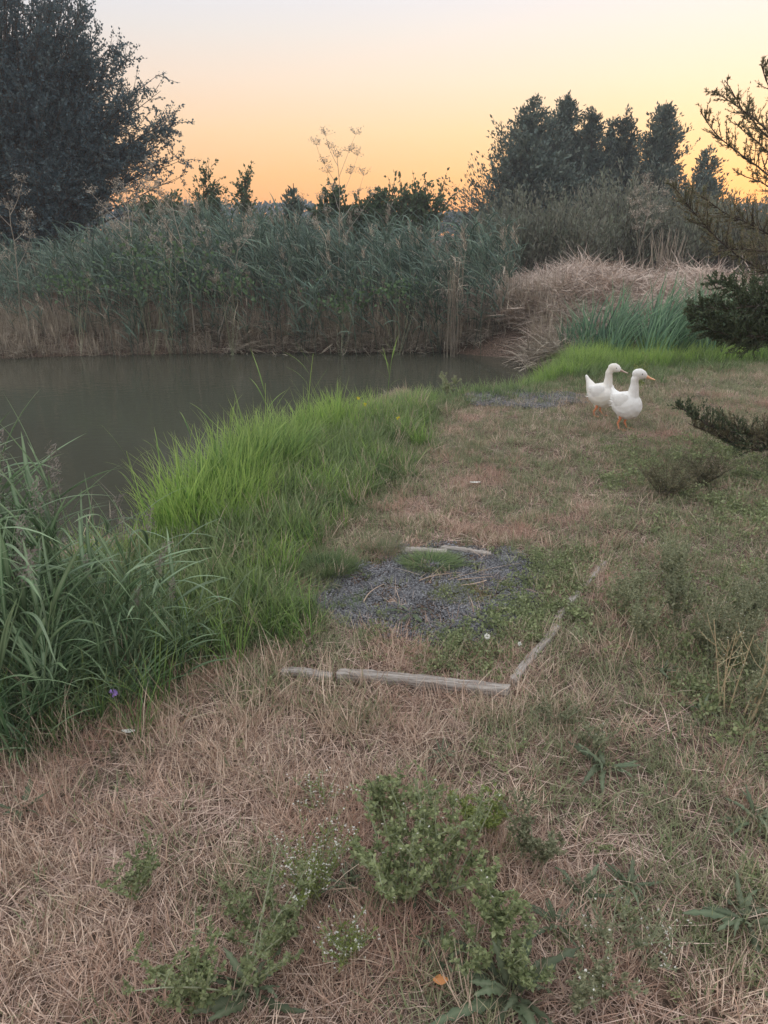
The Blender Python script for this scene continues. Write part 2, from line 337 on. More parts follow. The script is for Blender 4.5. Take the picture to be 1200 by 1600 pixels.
# ------------------------------------------------------------------ scatter (one object that nobody could count)
def scatter(name, label, cat, meshes, x, y, z, scale, tilt=.15, rot=None, sink=0.0, kind='stuff', parent=None):
    col = bpy.data.collections.new(name + '_kinds')
    for me in meshes: col.objects.link(bpy.data.objects.new(name + '_piece', me))
    n = len(x); me = bpy.data.meshes.new(name); me.vertices.add(n)
    me.vertices.foreach_set('co', np.stack([x, y, z - sink], 1).astype(np.float32).ravel())
    e = np.stack([rng.normal(0, tilt, n), rng.normal(0, tilt, n), U(0, 6.283, n) if rot is None else rot], 1)
    a = me.attributes.new('rot', 'FLOAT_VECTOR', 'POINT'); a.data.foreach_set('vector', e.astype(np.float32).ravel())
    a = me.attributes.new('scl', 'FLOAT', 'POINT'); a.data.foreach_set('value', np.broadcast_to(scale, n).astype(np.float32))
    a = me.attributes.new('idx', 'INT', 'POINT'); a.data.foreach_set('value', rng.integers(0, len(meshes), n).astype(np.int32))
    o = bpy.data.objects.new(name, me); C.objects.link(o)
    ng = bpy.data.node_groups.new(name, 'GeometryNodeTree')
    ng.interface.new_socket('Geometry', in_out='INPUT', socket_type='NodeSocketGeometry'); ng.interface.new_socket('Geometry', in_out='OUTPUT', socket_type='NodeSocketGeometry')
    N = ng.nodes.new; gi = N('NodeGroupInput'); go = N('NodeGroupOutput'); ip = N('GeometryNodeInstanceOnPoints'); ci = N('GeometryNodeCollectionInfo')
    ci.inputs['Collection'].default_value = col; ci.inputs['Separate Children'].default_value = True; ci.inputs['Reset Children'].default_value = True
    ip.inputs['Pick Instance'].default_value = True
    def attr(nm, tp):
        q = N('GeometryNodeInputNamedAttribute'); q.data_type = tp; q.inputs['Name'].default_value = nm; return [s for s in q.outputs if s.enabled and s.name == 'Attribute'][0]
    L = ng.links.new
    L(gi.outputs[0], ip.inputs['Points']); L(ci.outputs[0], ip.inputs['Instance']); L(attr('idx', 'INT'), ip.inputs['Instance Index'])
    L(attr('rot', 'FLOAT_VECTOR'), ip.inputs['Rotation']); L(attr('scl', 'FLOAT'), ip.inputs['Scale']); L(ip.outputs[0], go.inputs[0])
    md = o.modifiers.new('scatter', 'NODES'); md.node_group = ng
    if parent: o.parent = parent
    return tag(o, label, cat, kind=kind)
def tuft(nb, rad, L0, L1, w0, w1, e0=(1.0, 1.5), de=(.1, .9), mat=None, k=5, out=.6, T=None):
    r = rad * np.sqrt(U(0, 1, nb)); th = U(0, 6.283, nb)
    B = np.stack([r * np.cos(th), r * np.sin(th), np.full(nb, -.008)], 1)
    az = np.where(U(0, 1, nb) < out, th + rng.normal(0, .6, nb), U(0, 6.283, nb))
    a = U(*e0, nb); b = a - U(*de, nb)
    g = Geo(); blades(g, B, az, a, b, U(L0, L1, nb), U(w0, w1, nb), k, T)
    return g.build('blades', mat, mesh_only=True)
def jgrid(x0, x1, y0, y1, dens, keep):
    n = int((x1 - x0) * (y1 - y0) * dens); x = U(x0, x1, n); y = U(y0, y1, n)
    k = keep(x, y); k = (U(0, 1, n) < k); return x[k], y[k]
def vis(x, y, m=.35, z=0.0):                    # within the part of the place the photograph can see (plus a margin)
    t = y * math.cos(PITCH) + (CH - z) * math.sin(PITCH)
    return (np.abs(x) < t * 600 / FPX * 1.05 + m) & (y > .85)
# zones on the ground
PAD = G([(425, 1020), (530, 930), (560, 880), (640, 852), (760, 860), (850, 868), (940, 875), (798, 1062), (600, 1045)])
GRAV = G([(505, 935), (560, 885), (630, 853), (765, 862), (840, 880), (835, 940), (790, 995), (690, 1012), (545, 985)])
LUSH = G([(-300, 1150), (60, 905), (225, 865), (330, 770), (480, 680), (600, 640), (668, 618), (662, 680), (640, 735), (590, 785), (530, 820), (470, 860), (440, 905),
          (490, 960), (460, 1000), (380, 1020), (300, 1060), (180, 1120), (-100, 1190)])
LUSH2 = G([(700, 612), (800, 588), (845, 565), (1300, 545), (1300, 560), (1200, 566), (1080, 572), (1000, 580), (900, 592), (800, 606), (720, 618)])
RW = G([(960, 700), (1100, 690), (1300, 690), (1300, 860), (1130, 850), (1010, 790)])
RW2 = G([(960, 900), (1060, 880), (1300, 860), (1300, 1180), (1180, 1160), (1080, 1080), (1010, 990)])
def soft(poly, x, y, s, n=0.25, ns=2.0): return ss(s, -s, pdist(poly, x, y) + n * (fbm(x, y, ns) - .5) * 2)
land = lambda x, y: pdist(POND, x, y) > .02
# --- dry mown grass
dry = [tuft(36, .055, .03, .10, .0015, .0033, (.05, 1.25), (-.3, .7), M['dry'], 4, .35) for _ in range(7)]
dry_up = [tuft(12, .035, .07, .16, .0018, .0030, (.8, 1.5), (.0, .8), M['straw'], 5, .7) for _ in range(5)]
flat = [tuft(24, .08, .04, .17, .0016, .0036, (-.02, .22), (-.1, .25), M['pink'], 4, .1) for _ in range(6)]
sage = [tuft(26, .05, .025, .07, .0022, .0042, (.5, 1.4), (.1, 1.0), M['sage'], 4, .6) for _ in range(6)]
def gk(x, y):                                     # how green the short grass is
    b = fbm(x + 3, y, 1.5) + .22 * (vnoise(x + 40, y, 5.5) - .5); spit = ss(2.9, 3.8, y) * .30 + .16 * ss(.35, 1.2, x) + .10 * np.exp(-((y - 2.3) / .25) ** 2)
    return np.clip(ss(.44, .63, b + spit * .55 + .04), 0, 1)
near = lambda y: np.interp(y, [.9, 2.2, 4, 8], [1.0, .9, .75, .6])
base_ok = lambda x, y: land(x, y) & vis(x, y) & (y < 10.6)
nopad = lambda x, y: 1 - .93 * soft(GRAV, x, y, .05, .10, 3)
nolush = lambda x, y: 1 - soft(LUSH, x, y, .12, .15) * .8
x, y = jgrid(-4.2, 5.2, .85, 9.5, 640, lambda x, y: base_ok(x, y) * (1 - gk(x, y) * .75) * near(y) * nopad(x, y) * nolush(x, y) * (.40 + .8 * ss(.3, .65, fbm(x - 9, y + 4, 4.5))))
scatter('dry_grass', 'dry pinkish brown mown grass covering the foreground and the spit', 'dry grass', dry, x, y, H(x, y), U(.7, 1.3, len(x)))
x, y = jgrid(-4.2, 5.2, .85, 8.5, 190, lambda x, y: base_ok(x, y) * np.clip(ss(.42, .7, fbm(x, y + 9, 1.6)) + .9 * np.exp(-((y - 2.0) / .35) ** 2) * ss(.3, -.6, x), 0, 1) * nopad(x, y) * nolush(x, y) * np.interp(y, [1, 3, 4], [.9, .9, .25]))
scatter('tall_dry_grass', 'pale dead grass stalks standing above the mown turf', 'dry grass', dry_up, x, y, H(x, y), U(.6, 1.25, len(x)))
x, y = jgrid(-4.2, 5.2, .85, 9.5, 300, lambda x, y: base_ok(x, y) * (1 - .6 * gk(x, y)) * nopad(x, y) * nolush(x, y))
scatter('grass_thatch', 'flat matted layer of dead clippings between the standing blades', 'dry thatch', flat, x, y, H(x, y) + .006, U(.6, 1.1, len(x)), tilt=.06)
x, y = jgrid(-4.2, 5.2, .85, 9.8, 620, lambda x, y: base_ok(x, y) * (.10 + .9 * gk(x, y)) * near(y) * nopad(x, y) * nolush(x, y))
scatter('short_green_grass', 'short grey green grass growing in patches through the dry turf', 'grass', sage, x, y, H(x, y), U(.7, 1.4, len(x)))
# --- the lush grass of the spit and banks
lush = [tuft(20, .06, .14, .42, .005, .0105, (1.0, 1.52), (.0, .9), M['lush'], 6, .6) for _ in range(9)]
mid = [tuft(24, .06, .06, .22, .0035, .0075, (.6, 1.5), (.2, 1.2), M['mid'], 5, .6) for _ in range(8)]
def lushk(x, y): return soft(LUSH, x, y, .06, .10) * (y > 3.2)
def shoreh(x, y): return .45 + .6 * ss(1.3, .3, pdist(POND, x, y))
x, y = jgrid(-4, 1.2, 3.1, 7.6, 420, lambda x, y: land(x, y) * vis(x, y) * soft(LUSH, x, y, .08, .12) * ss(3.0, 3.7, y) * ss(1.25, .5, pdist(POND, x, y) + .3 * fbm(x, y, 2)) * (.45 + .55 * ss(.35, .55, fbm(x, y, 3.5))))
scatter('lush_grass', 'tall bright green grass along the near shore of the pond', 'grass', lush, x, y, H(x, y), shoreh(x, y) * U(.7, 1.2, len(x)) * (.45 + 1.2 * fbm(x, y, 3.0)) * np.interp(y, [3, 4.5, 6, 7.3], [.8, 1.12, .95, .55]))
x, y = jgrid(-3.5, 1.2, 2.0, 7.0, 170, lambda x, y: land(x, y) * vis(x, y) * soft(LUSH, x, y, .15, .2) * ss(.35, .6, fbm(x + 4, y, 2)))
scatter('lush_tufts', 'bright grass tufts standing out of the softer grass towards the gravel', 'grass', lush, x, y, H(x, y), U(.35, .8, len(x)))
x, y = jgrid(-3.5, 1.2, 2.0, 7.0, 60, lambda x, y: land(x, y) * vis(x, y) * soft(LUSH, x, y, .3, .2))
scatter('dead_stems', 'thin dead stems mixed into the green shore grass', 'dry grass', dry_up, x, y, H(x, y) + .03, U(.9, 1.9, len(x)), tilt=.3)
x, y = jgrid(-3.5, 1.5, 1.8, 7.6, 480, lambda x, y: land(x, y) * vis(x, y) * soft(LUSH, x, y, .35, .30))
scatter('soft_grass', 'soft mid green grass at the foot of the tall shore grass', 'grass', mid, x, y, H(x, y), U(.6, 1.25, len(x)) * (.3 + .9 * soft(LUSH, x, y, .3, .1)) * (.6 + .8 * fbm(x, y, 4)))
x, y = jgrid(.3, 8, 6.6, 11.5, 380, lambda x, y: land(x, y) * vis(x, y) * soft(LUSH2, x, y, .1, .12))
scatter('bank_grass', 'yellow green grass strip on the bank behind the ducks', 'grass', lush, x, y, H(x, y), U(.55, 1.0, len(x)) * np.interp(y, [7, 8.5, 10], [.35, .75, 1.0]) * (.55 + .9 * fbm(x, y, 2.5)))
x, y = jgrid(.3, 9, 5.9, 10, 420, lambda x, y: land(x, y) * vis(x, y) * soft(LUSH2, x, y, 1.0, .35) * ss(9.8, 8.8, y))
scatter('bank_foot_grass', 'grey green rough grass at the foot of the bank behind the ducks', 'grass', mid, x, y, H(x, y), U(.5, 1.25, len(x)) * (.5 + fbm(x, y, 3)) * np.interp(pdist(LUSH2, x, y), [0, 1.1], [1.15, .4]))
# --- gravel pad: stones lying on the soil
def pebbles(n, rad, s0, s1):
    g = Geo(); ico = np.array([[0, 0, 1], [.9, 0, .1], [.28, .85, .1], [-.72, .53, .1], [-.72, -.53, .1], [.28, -.85, .1], [0, 0, -.7]])
    f = [[0, 1, 2], [0, 2, 3], [0, 3, 4], [0, 4, 5], [0, 5, 1], [6, 2, 1], [6, 3, 2], [6, 4, 3], [6, 5, 4], [6, 1, 5]]
    for _ in range(n):
        s = U(s0, s1); r = rad * math.sqrt(U(0, 1)); t = U(0, 6.28)
        m = np.array(Euler((U(-.5, .5), U(-.5, .5), U(0, 6.28))).to_matrix())
        v = (ico * rng.uniform(.7, 1.25, ico.shape) * np.array([1, .8, .55]) * s) @ m.T
        g.add(v + np.array([r * math.cos(t), r * math.sin(t), s * .15]), f, U(0, 1))
    return g.build('stones', M['stone'], mesh_only=True)
peb = [pebbles(60, .05, .003, .0085) for _ in range(6)]
x, y = jgrid(-1, 1.6, 2.2, 4.2, 800, lambda x, y: soft(GRAV, x, y, .06, .07, 3) * .95)
scatter('gravel', 'dark blue grey gravel inside the timber frame', 'gravel', peb, x, y, H(x, y) + .004, U(.7, 1.2, len(x)), tilt=.05)
GR2 = G([(735, 622), (800, 614), (905, 618), (910, 632), (830, 638), (750, 636)])
x, y = jgrid(.5, 2.6, 6, 7.6, 500, lambda x, y: soft(GR2, x, y, .06, .08, 3) * .8)
scatter('far_gravel', 'thin patch of grey gravel on the spit left of the ducks', 'gravel', peb, x, y, H(x, y) + .02, U(1.2, 2.0, len(x)), tilt=.05)
# moss and tufts in the pad
mossm = [tuft(50, .04, .012, .03, .0015, .003, (.5, 1.5), (.1, .9), M['moss'], 3, .5) for _ in range(4)]
MOSS = G([(678, 925), (715, 913), (755, 922), (765, 938), (720, 946), (685, 940)])
x, y = jgrid(.1, .8, 2.7, 3.5, 900, lambda x, y: soft(MOSS, x, y, .03, .04, 5))
scatter('moss', 'yellow green moss patch in the middle of the gravel', 'moss', mossm, x, y, H(x, y) + .008, U(.7, 1.2, len(x)))
# creeping clover and leafy weeds along the right side of the frame
def leafcloud(n, rad, h, l0, l1, wr, mat, stems=8, tuftk=1, flowers=0):
    g = Geo(); ns = stems; th = U(0, 6.28, ns); L = U(.5, 1.1, ns) * max(rad, h) * 1.15
    B = np.zeros((ns, 3)); B[:, 0] = U(-.2, .2, ns) * rad; B[:, 1] = U(-.2, .2, ns) * rad
    e0 = np.arctan2(h, rad) + U(-.25, .5, ns); Pt = arcs(B, th, e0, e0 - U(0, .7, ns), L, 7, .12)
    st = Geo(); st.tube(Pt, np.linspace(.0016, .0007, 7)[None], 3)
    k = n // ns; t = U(.15, 1, (ns, k)) * 5.99; i = t.astype(int); f = (t - i)[..., None]; r = np.arange(ns)[:, None]
    Q = (Pt[r, i] * (1 - f) + Pt[r, i + 1] * f).reshape(-1, 3)
    d = rng.normal(size=Q.shape); d[:, 2] = np.abs(d[:, 2]) * .6 + .15
    Ls = U(l0, l1, len(Q)); g.leaves(Q + rng.normal(0, .006, Q.shape), d, Ls, Ls * wr)
    return st, g
clover = []
for _ in range(6):
    st, g = leafcloud(110, .075, .04, .007, .016, .36, M['weed'], 9); clover.append(g.build('leaves', M['weed'], mesh_only=True))
CL = G([(715, 1000), (770, 955), (830, 905), (830, 870), (900, 855), (950, 872), (860, 985), (800, 1055), (690, 1052), (640, 1010)])
x, y = jgrid(0, 1.7, 2.2, 4.2, 560, lambda x, y: soft(CL, x, y, .06, .08, 3) * 1.0)
scatter('clover', 'creeping grey green clover over the right side of the gravel', 'clover', clover, x, y, H(x, y), U(.6, 1.15, len(x)))
x, y = jgrid(-.6, 1.3, 2.3, 3.6, 420, lambda x, y: inside(PAD, x, y) * (.25 + .75 * ss(.4, .62, fbm(x, y, 4))) * nopad(x, y))
scatter('pad_weeds', 'short mixed weeds between the gravel and the front board', 'weeds', clover + sage, x, y, H(x, y), U(.5, 1.0, len(x)))
x, y = jgrid(0, 6, 1.8, 7, 260, lambda x, y: vis(x, y) * np.maximum(.85 * soft(RW, x, y, .35, .3), .7 * soft(RW2, x, y, .2, .25)) * (.25 + .75 * ss(.38, .58, fbm(x, y, 3))))
scatter('low_weeds', 'low grey green small leaved weeds on the right of the spit', 'weeds', clover, x, y, H(x, y), U(.7, 1.5, len(x)))
x, y = jgrid(-2, 3.2, .9, 4.2, 120, lambda x, y: vis(x, y) * ss(.52, .68, fbm(x + 20, y, 2.2)))
scatter('sparse_clover', 'sparse small leaved clover among the dry foreground grass', 'clover', clover, x, y, H(x, y), U(.4, .8, len(x)))

# ------------------------------------------------------------------ timber frame
def plank(name, a, b, w, h, mat, parent, z0=0.0, tip=0.0):
    a = np.array(a); b = np.array(b); L = np.linalg.norm((b - a)[:2]); k = 26
    g = Geo(); t = np.linspace(0, 1, k); sx = t * L - L / 2
    prof = np.array([[-.5, 0], [-.5, .82], [-.40, 1], [.40, 1], [.5, .82], [.5, 0]])
    V = []
    for i in range(k):
        jit = rng.normal(0, .0016, (6, 2)); bow = .006 * math.sin(t[i] * 5 + a[0])
        for p, q in zip(prof, jit): V.append([sx[i] + (U(-.008, .008) if i in (0, k - 1) else 0), p[0] * w + q[0] + bow, p[1] * h + q[1]])
    F = [[i * 6 + c, i * 6 + (c + 1) % 6, (i + 1) * 6 + (c + 1) % 6, (i + 1) * 6 + c] for i in range(k - 1) for c in range(6)]
    g.add(V, F); g.add([V[c] for c in range(6)], [[0, 1, 2, 3], [0, 3, 4, 5]]); g.add([V[(k - 1) * 6 + c] for c in range(6)], [[3, 2, 1, 0], [5, 4, 3, 0]])
    o = g.build(name, mat, parent); m = (a + b) / 2
    loc = np.array([m[0], m[1], z0]) - np.array(parent.location)
    o.location = loc; o.rotation_euler = (tip, -math.atan2(b[2] - a[2], L) if len(a) > 2 else 0, math.atan2(b[1] - a[1], b[0] - a[0]))
    return o
fc = P(795, 1070, .03); zf = Hs(fc[0], fc[1])
fr = thing('timber_frame', 'weathered grey timber edging round the dark gravel pad', 'edging', (fc[0], fc[1], zf))
pf = [P(440, 1043, .03), P(522, 1050, .03), P(528, 1050, .03), P(796, 1074, .03)]
plank('board', pf[0], pf[1] - np.array([.006, 0, 0]), .036, .05, M['wood'], fr, zf - .012)
plank('board', pf[2], pf[3], .040, .058, M['wood'], fr, zf - .008)
pr = [P(801, 1058, .03), P(868, 970, .03), P(872, 964, .03), P(944, 872, .03)]
plank('board', pr[0], pr[1], .034, .050, M['wood'], fr, zf - .018, .12)
plank('board', pr[2], pr[3], .034, .050, M['wood'], fr, zf - .017, -.08)
plank('board', P(628, 856, .02), P(700, 857, .02), .05, .022, M['wood'], fr, zf + .004, .05)
plank('board', P(690, 853, .02), P(768, 862, .02), .03, .022, M['wood'], fr, zf + .010, .05)

# ------------------------------------------------------------------ far bank: reeds, dead reeds, straw heap, cattails
def reed_variant(h, nl, L0, L1, w, mat, wind=2.9, head=.3, k=5, gap=.25):
    g = Geo(); az = np.full(1, U(0, 6.28)); e0 = U(1.4, 1.55, 1)
    Pt = arcs(np.zeros((1, 3)), az, e0, e0 - U(.05, .25, 1), np.array([h * .95]), 9, .03)
    g.tube(Pt, np.linspace(.006, .002, 9)[None], 3)
    t = U(gap, 1, nl) * 7.99; i = t.astype(int); f = (t - i)[:, None]; B = Pt[0, i] * (1 - f) + Pt[0, i + 1] * f
    a = wind + rng.normal(0, 1.5, nl); blades(g, B, a, U(.5, 1.35, nl), U(-.9, .8, nl), U(L0, L1, nl), U(w * .6, w, nl), k, tw=.8)
    if U(0, 1) < head:
        n = 40; B = Pt[0, -1] + np.stack([U(-.02, .05, n) * math.cos(wind), U(-.03, .03, n), U(-.2, .03, n)], 1); d = rng.normal(0, .4, (n, 3)); d[:, 2] += 1
        g.leaves(B, d, U(.05, .1, n), .006)
    return g.build('reed', mat, mesh_only=True)
RB = np.array([[-14, 11.7], [-5.5, 11.45], [-2, 11.6], [.6, 11.5], [1.55, 11.5], [2.1, 12.2], [2.3, 15.5], [-3, 16.5], [-14, 17]])
far_v = [reed_variant(U(1.45, 1.75), 15, .30, .62, .034, M['farreed']) for _ in range(9)] + [reed_variant(U(1.5, 1.85), 8, .25, .5, .022, M['deadreed'], head=1) for _ in range(2)]
x, y = jgrid(-11, 2.6, 11.3, 16.5, 34, lambda x, y: soft(RB, x, y, .12, .25, 1.2))
hh = (.86 + .34 * (fbm(x, y, .8) - .5) + .28 * (vnoise(x, y, 2.6) - .5)) * np.interp(x, [-11, -5.5, -4.6, 1.5, 2.3], [.62, .70, 1.0, 1.0, .92]) * U(.70, 1.12, len(x))
scatter('reed_bed', 'dense blue green reeds leaning in the wind on the far bank', 'reeds', far_v, x, y, H(x, y), hh, tilt=.09, rot=rng.normal(0, .5, len(x)))
dead_v = []
for _ in range(6):                                # standing dead stems
    g = Geo(); n = 16; B = np.stack([U(-.12, .12, n), U(-.12, .12, n), np.zeros(n)], 1)
    blades(g, B, U(0, 6.28, n), U(1.2, 1.55, n), U(.9, 1.5, n), U(.25, .6, n), U(.006, .011, n), 4)
    n = 22; B = np.stack([U(-.15, .15, n), U(-.15, .15, n), U(0, .12, n)], 1)
    blades(g, B, U(0, 6.28, n), U(-.1, .7, n), U(-.4, .4, n), U(.15, .45, n), U(.005, .010, n), 4)
    dead_v.append(g.build('dead', M['deadreed'], mesh_only=True))
DB = np.array([[-14, 10.2], [-6, 10.4], [-3, 10.7], [0, 10.8], [1.6, 10.6], [2.6, 10.5], [2.6, 12.2], [-2, 12.4], [-14, 12.6]])
x, y = jgrid(-11, 2.9, 10.6, 12.9, 120, lambda x, y: land(x, y) * soft(DB, x, y, .15, .2, 1.5))
scatter('dead_reeds', 'brown dead reed stubble and litter along the far water edge', 'dead reeds', dead_v, x, y, H(x, y), U(.55, 1.15, len(x)) * np.interp(x, [-6, -3, 0, 1], [.75, .7, 1.1, 1.15]))
mat_v = []
for _ in range(6):                                # long fallen straws
    g = Geo(); n = 80; B = np.stack([U(-.3, .3, n), U(-.3, .3, n), U(0, .12, n)], 1)
    blades(g, B, U(0, 6.28, n), U(-.1, .6, n), U(-.45, .1, n), U(.12, .45, n), U(.007, .013, n), 5, wob=.22)
    mat_v.append(g.build('straws', M['heap'], mesh_only=True))
HP = np.array([[1.6, 11.3], [2.6, 10.9], [7.5, 10.9], [9, 14.6], [3, 15.2], [2.0, 14.2], [1.5, 12.5]])
x, y = jgrid(1, 9, 10.3, 15, 85, lambda x, y: land(x, y) * soft(HP, x, y, .15, .2, 1.5))
scatter('straw_heap', 'heap of pale pinkish flattened reed straw beyond the water', 'straw', mat_v, x, y, H(x, y), U(.6, 1.2, len(x)), tilt=.35)
x, y = jgrid(-12, -3.2, 10.9, 12.4, 26, lambda x, y: land(x, y) * 1.0)
lit_v = []
for _ in range(5):
    g = Geo(); n = 30; B = np.stack([U(-.22, .22, n), U(-.2, .2, n), U(0, .10, n)], 1)
    blades(g, B, U(0, 6.28, n), U(-.1, .6, n), U(-.5, .2, n), U(.12, .5, n), U(.008, .017, n), 4, wob=.25); lit_v.append(g.build('litter', M['deadreed'], mesh_only=True))
sx, sy = jgrid(-11, 3.2, 9.7, 12.2, 95, lambda x, y: (y + .35 * x > 10.95) * (pdist(POND, x, y) > -.06) * ss(1.1, .5, pdist(POND, x, y)))
scatter('bank_litter', 'tangled grey brown reed litter lying at the far water edge', 'dead reeds', lit_v, sx, sy, np.maximum(H(sx, sy), WZ) + .01, U(.6, 1.1, len(sx)), tilt=.2)
scatter('flattened_reeds', 'grey flattened reeds lying at the left end of the far bank', 'dead reeds', dead_v, x, y, H(x, y) + .02, U(.6, 1.0, len(x)), tilt=.9)
# cattails: individual clumps
def cattail_clump():
    g = Geo(); n = 34; r = .16 * np.sqrt(U(0, 1, n)); t = U(0, 6.28, n); B = np.stack([r * np.cos(t), r * np.sin(t), np.zeros(n)], 1)
    blades(g, B, rng.normal(.35, .6, n), U(1.0, 1.5, n), U(.0, 1.1, n), U(.5, 1.05, n), U(.018, .030, n), 7, wob=.05)
    return g.build('leaves', M['cattail'], mesh_only=True)
cat_v = [cattail_clump() for _ in range(6)]
CT = np.array([[2.15, 9.6], [2.6, 9.25], [4.9, 9.5], [5.0, 10.6], [2.6, 10.7]])
x, y = jgrid(1.6, 5.6, 9, 11.2, 17, lambda x, y: land(x, y) * soft(CT, x, y, .45, .45, 2.2))
for a in range(len(x)):
    o = mobj('cattail_clump', cat_v[a % 6]); o.location = (x[a], y[a], Hs(x[a], y[a]) - .01); o.rotation_euler = (0, 0, rng.normal(0, .8)); s = U(.65, 1.25) * np.interp(x[a], [2.0, 2.9], [.6, 1]); o.scale = (s, s, s)
    tag(o, 'clump of tall green cattail blades between straw heap and bank grass', 'cattail', 'cattail clumps in front of the straw heap')
# the hanging dead reed bundle
b = D(706, 545, 11.45); g = Geo(); n = 150
B = np.stack([rng.normal(0, .05, n), rng.normal(0, .05, n), U(.0, 1.1, n)], 1)
blades(g, B, U(0, 6.28, n), U(1.35, 1.56, n), U(1.2, 1.65, n), U(.35, .7, n), U(.006, .012, n), 5)
o = thing('dead_reed_bundle', 'upright brown bundle of dead reeds at the right end of the reed bed', 'dead reeds', (b[0], b[1], Hs(b[0], b[1])))
g.build('stems', M['deadreed'], o)
g = Geo(); n = 50; B = np.stack([rng.normal(0, .06, n), rng.normal(0, .06, n), U(1.1, 1.6, n)], 1); blades(g, B, U(0, 6.28, n), U(.2, 1.2, n), U(-1.5, -.9, n), U(.2, .45, n), U(.006, .012, n), 5)
g.build('drooping_leaves', M['deadreed'], o)
# bindweed leaves draped on the reeds
for (px, py, s) in [(250, 400, .5), (225, 440, .35), (355, 445, .4), (530, 470, .35), (620, 450, .3), (110, 440, .3)]:
    c = D(px, py, 11.6); o = thing('bindweed', {250: 'bindweed with fresh green leaves high in the left reeds', 225: 'bindweed patch low on the left reeds above the brown litter', 355: 'bright green bindweed below the forked dead stalk', 530: 'small bindweed patch low in the middle reeds', 620: 'small bindweed patch right of centre in the reeds', 110: 'bindweed patch at the left end of the reeds'}[px], 'vine', (c[0], c[1], Hs(c[0], c[1])))
    zc = c[2] - o.location[2]; n = int(420 * s); q = np.stack([rng.normal(0, s * .8, n), rng.normal(0, .12, n), zc + rng.normal(0, s * .35, n)], 1)
    q = q[q[:, 2] > .1]; d = rng.normal(size=q.shape); d[:, 1] -= .6; g = Geo(); g.leaves(q, d, U(.05, .085, len(q)), U(.018, .03, len(q))); g.build('leaves', M['vine'], o)
    g = Geo(); B = np.zeros((5, 3)); g.tube(arcs(B, U(0, 6.28, 5), U(1.2, 1.5, 5), U(1.2, 1.6, 5), np.full(5, zc), 8, .3), .003, 3); g.build('stem', M['weedstem'], o)

# ------------------------------------------------------------------ trees
def tree_broad(name, label, base, ells, nlimb, ntw, nlf, leaf, mat, trunk=.12, cat='tree', twig=.55, stems=4, lw=.32, upb=.35, shell=.35):
    base = np.array(base); root = thing(name, label, cat, base)
    tips = []; w = np.array([e[3] * e[4] * e[5] for e in ells]); w = w / w.sum()
    for i in range(nlimb):
        e = ells[rng.choice(len(ells), p=w)]; d = rng.normal(size=3); d /= np.linalg.norm(d); r = U(shell, 1) ** .5
        tips.append(np.array(e[:3]) + d * np.array(e[3:6]) * r)
    tips = np.array(tips) - base; tips[:, 2] = np.maximum(tips[:, 2], .3)
    N = len(tips); k = 9; t = np.linspace(0, 1, k)[None, :, None]
    sb = np.stack([rng.normal(0, .25, stems), rng.normal(0, .2, stems), np.zeros(stems)], 1)
    s0 = sb[rng.integers(0, stems, N)]; midp = s0 + (tips - s0) * np.array([.25, .25, .62])
    Pt = (1 - t) ** 2 * s0[:, None] + 2 * t * (1 - t) * midp[:, None] + t * t * tips[:, None]
    Pt[:, 1:] += rng.normal(0, .035, (N, k - 1, 3))
    rad = trunk * np.linspace(1, .06, k)[None] * U(.3, .9, N)[:, None]
    g = Geo(); g.tube(Pt[:stems * 2], rad[:stems * 2], 6); g.build('trunk', M['bark'], root, smooth=True)
    # twigs
    ti = U(.35, 1, (N, ntw)) ** .7 * (k - 1.01); ii = ti.astype(int); f = (ti - ii)[..., None]; r = np.arange(N)[:, None]
    B = (Pt[r, ii] * (1 - f) + Pt[r, ii + 1] * f).reshape(-1, 3); T = len(B)
    dirv = Pt[r, np.minimum(ii + 1, k - 1)] - Pt[r, ii]; dirv = dirv.reshape(-1, 3); dirv /= np.linalg.norm(dirv, axis=1, keepdims=True) + 1e-9
    dv = dirv + rng.normal(0, .75, (T, 3)); dv[:, 2] += upb; az = np.arctan2(dv[:, 1], dv[:, 0]); el = np.arctan2(dv[:, 2], np.hypot(dv[:, 0], dv[:, 1]))
    Tw = arcs(B, az, el, el + U(-.4, .4, T), twig * U(.5, 1.3, T), 6, .15)
    g = Geo(); g.tube(Pt[stems * 2:], rad[stems * 2:], 4); g.tube(Tw, np.linspace(.009, .002, 6)[None], 3); g.build('limbs', M['bark'], root)
    tt = U(.1, 1, (T, nlf)) * 4.99; ii = tt.astype(int); f = (tt - ii)[..., None]; r = np.arange(T)[:, None]
    Q = (Tw[r, ii] * (1 - f) + Tw[r, ii + 1] * f).reshape(-1, 3); dd = (Tw[r, ii + 1] - Tw[r, ii]).reshape(-1, 3)
    dd = dd / (np.linalg.norm(dd, axis=1, keepdims=True) + 1e-9) + rng.normal(0, .55, dd.shape)
    g = Geo(); Ls = U(.6, 1.2, len(Q)) * leaf; g.leaves(Q + rng.normal(0, .02, Q.shape), dd, Ls, Ls * lw, np.repeat(U(0, 1, T), nlf) * .6 + U(0, .4, len(Q)))
    g.build('crown', mat, root); return root
def E(px, py, Y, rx, rz, ry=None):
    c = D(px, py, Y); m = Y / (math.cos(PITCH) + (800 - py) / FPX * math.sin(PITCH)) / FPX
    return (c[0], c[1], c[2], rx * m, (ry if ry else rx) * m * .5, rz * m * .98)
def gb(px, Y): c = D(px, 400, Y); return (c[0], c[1], Hs(c[0], c[1]))
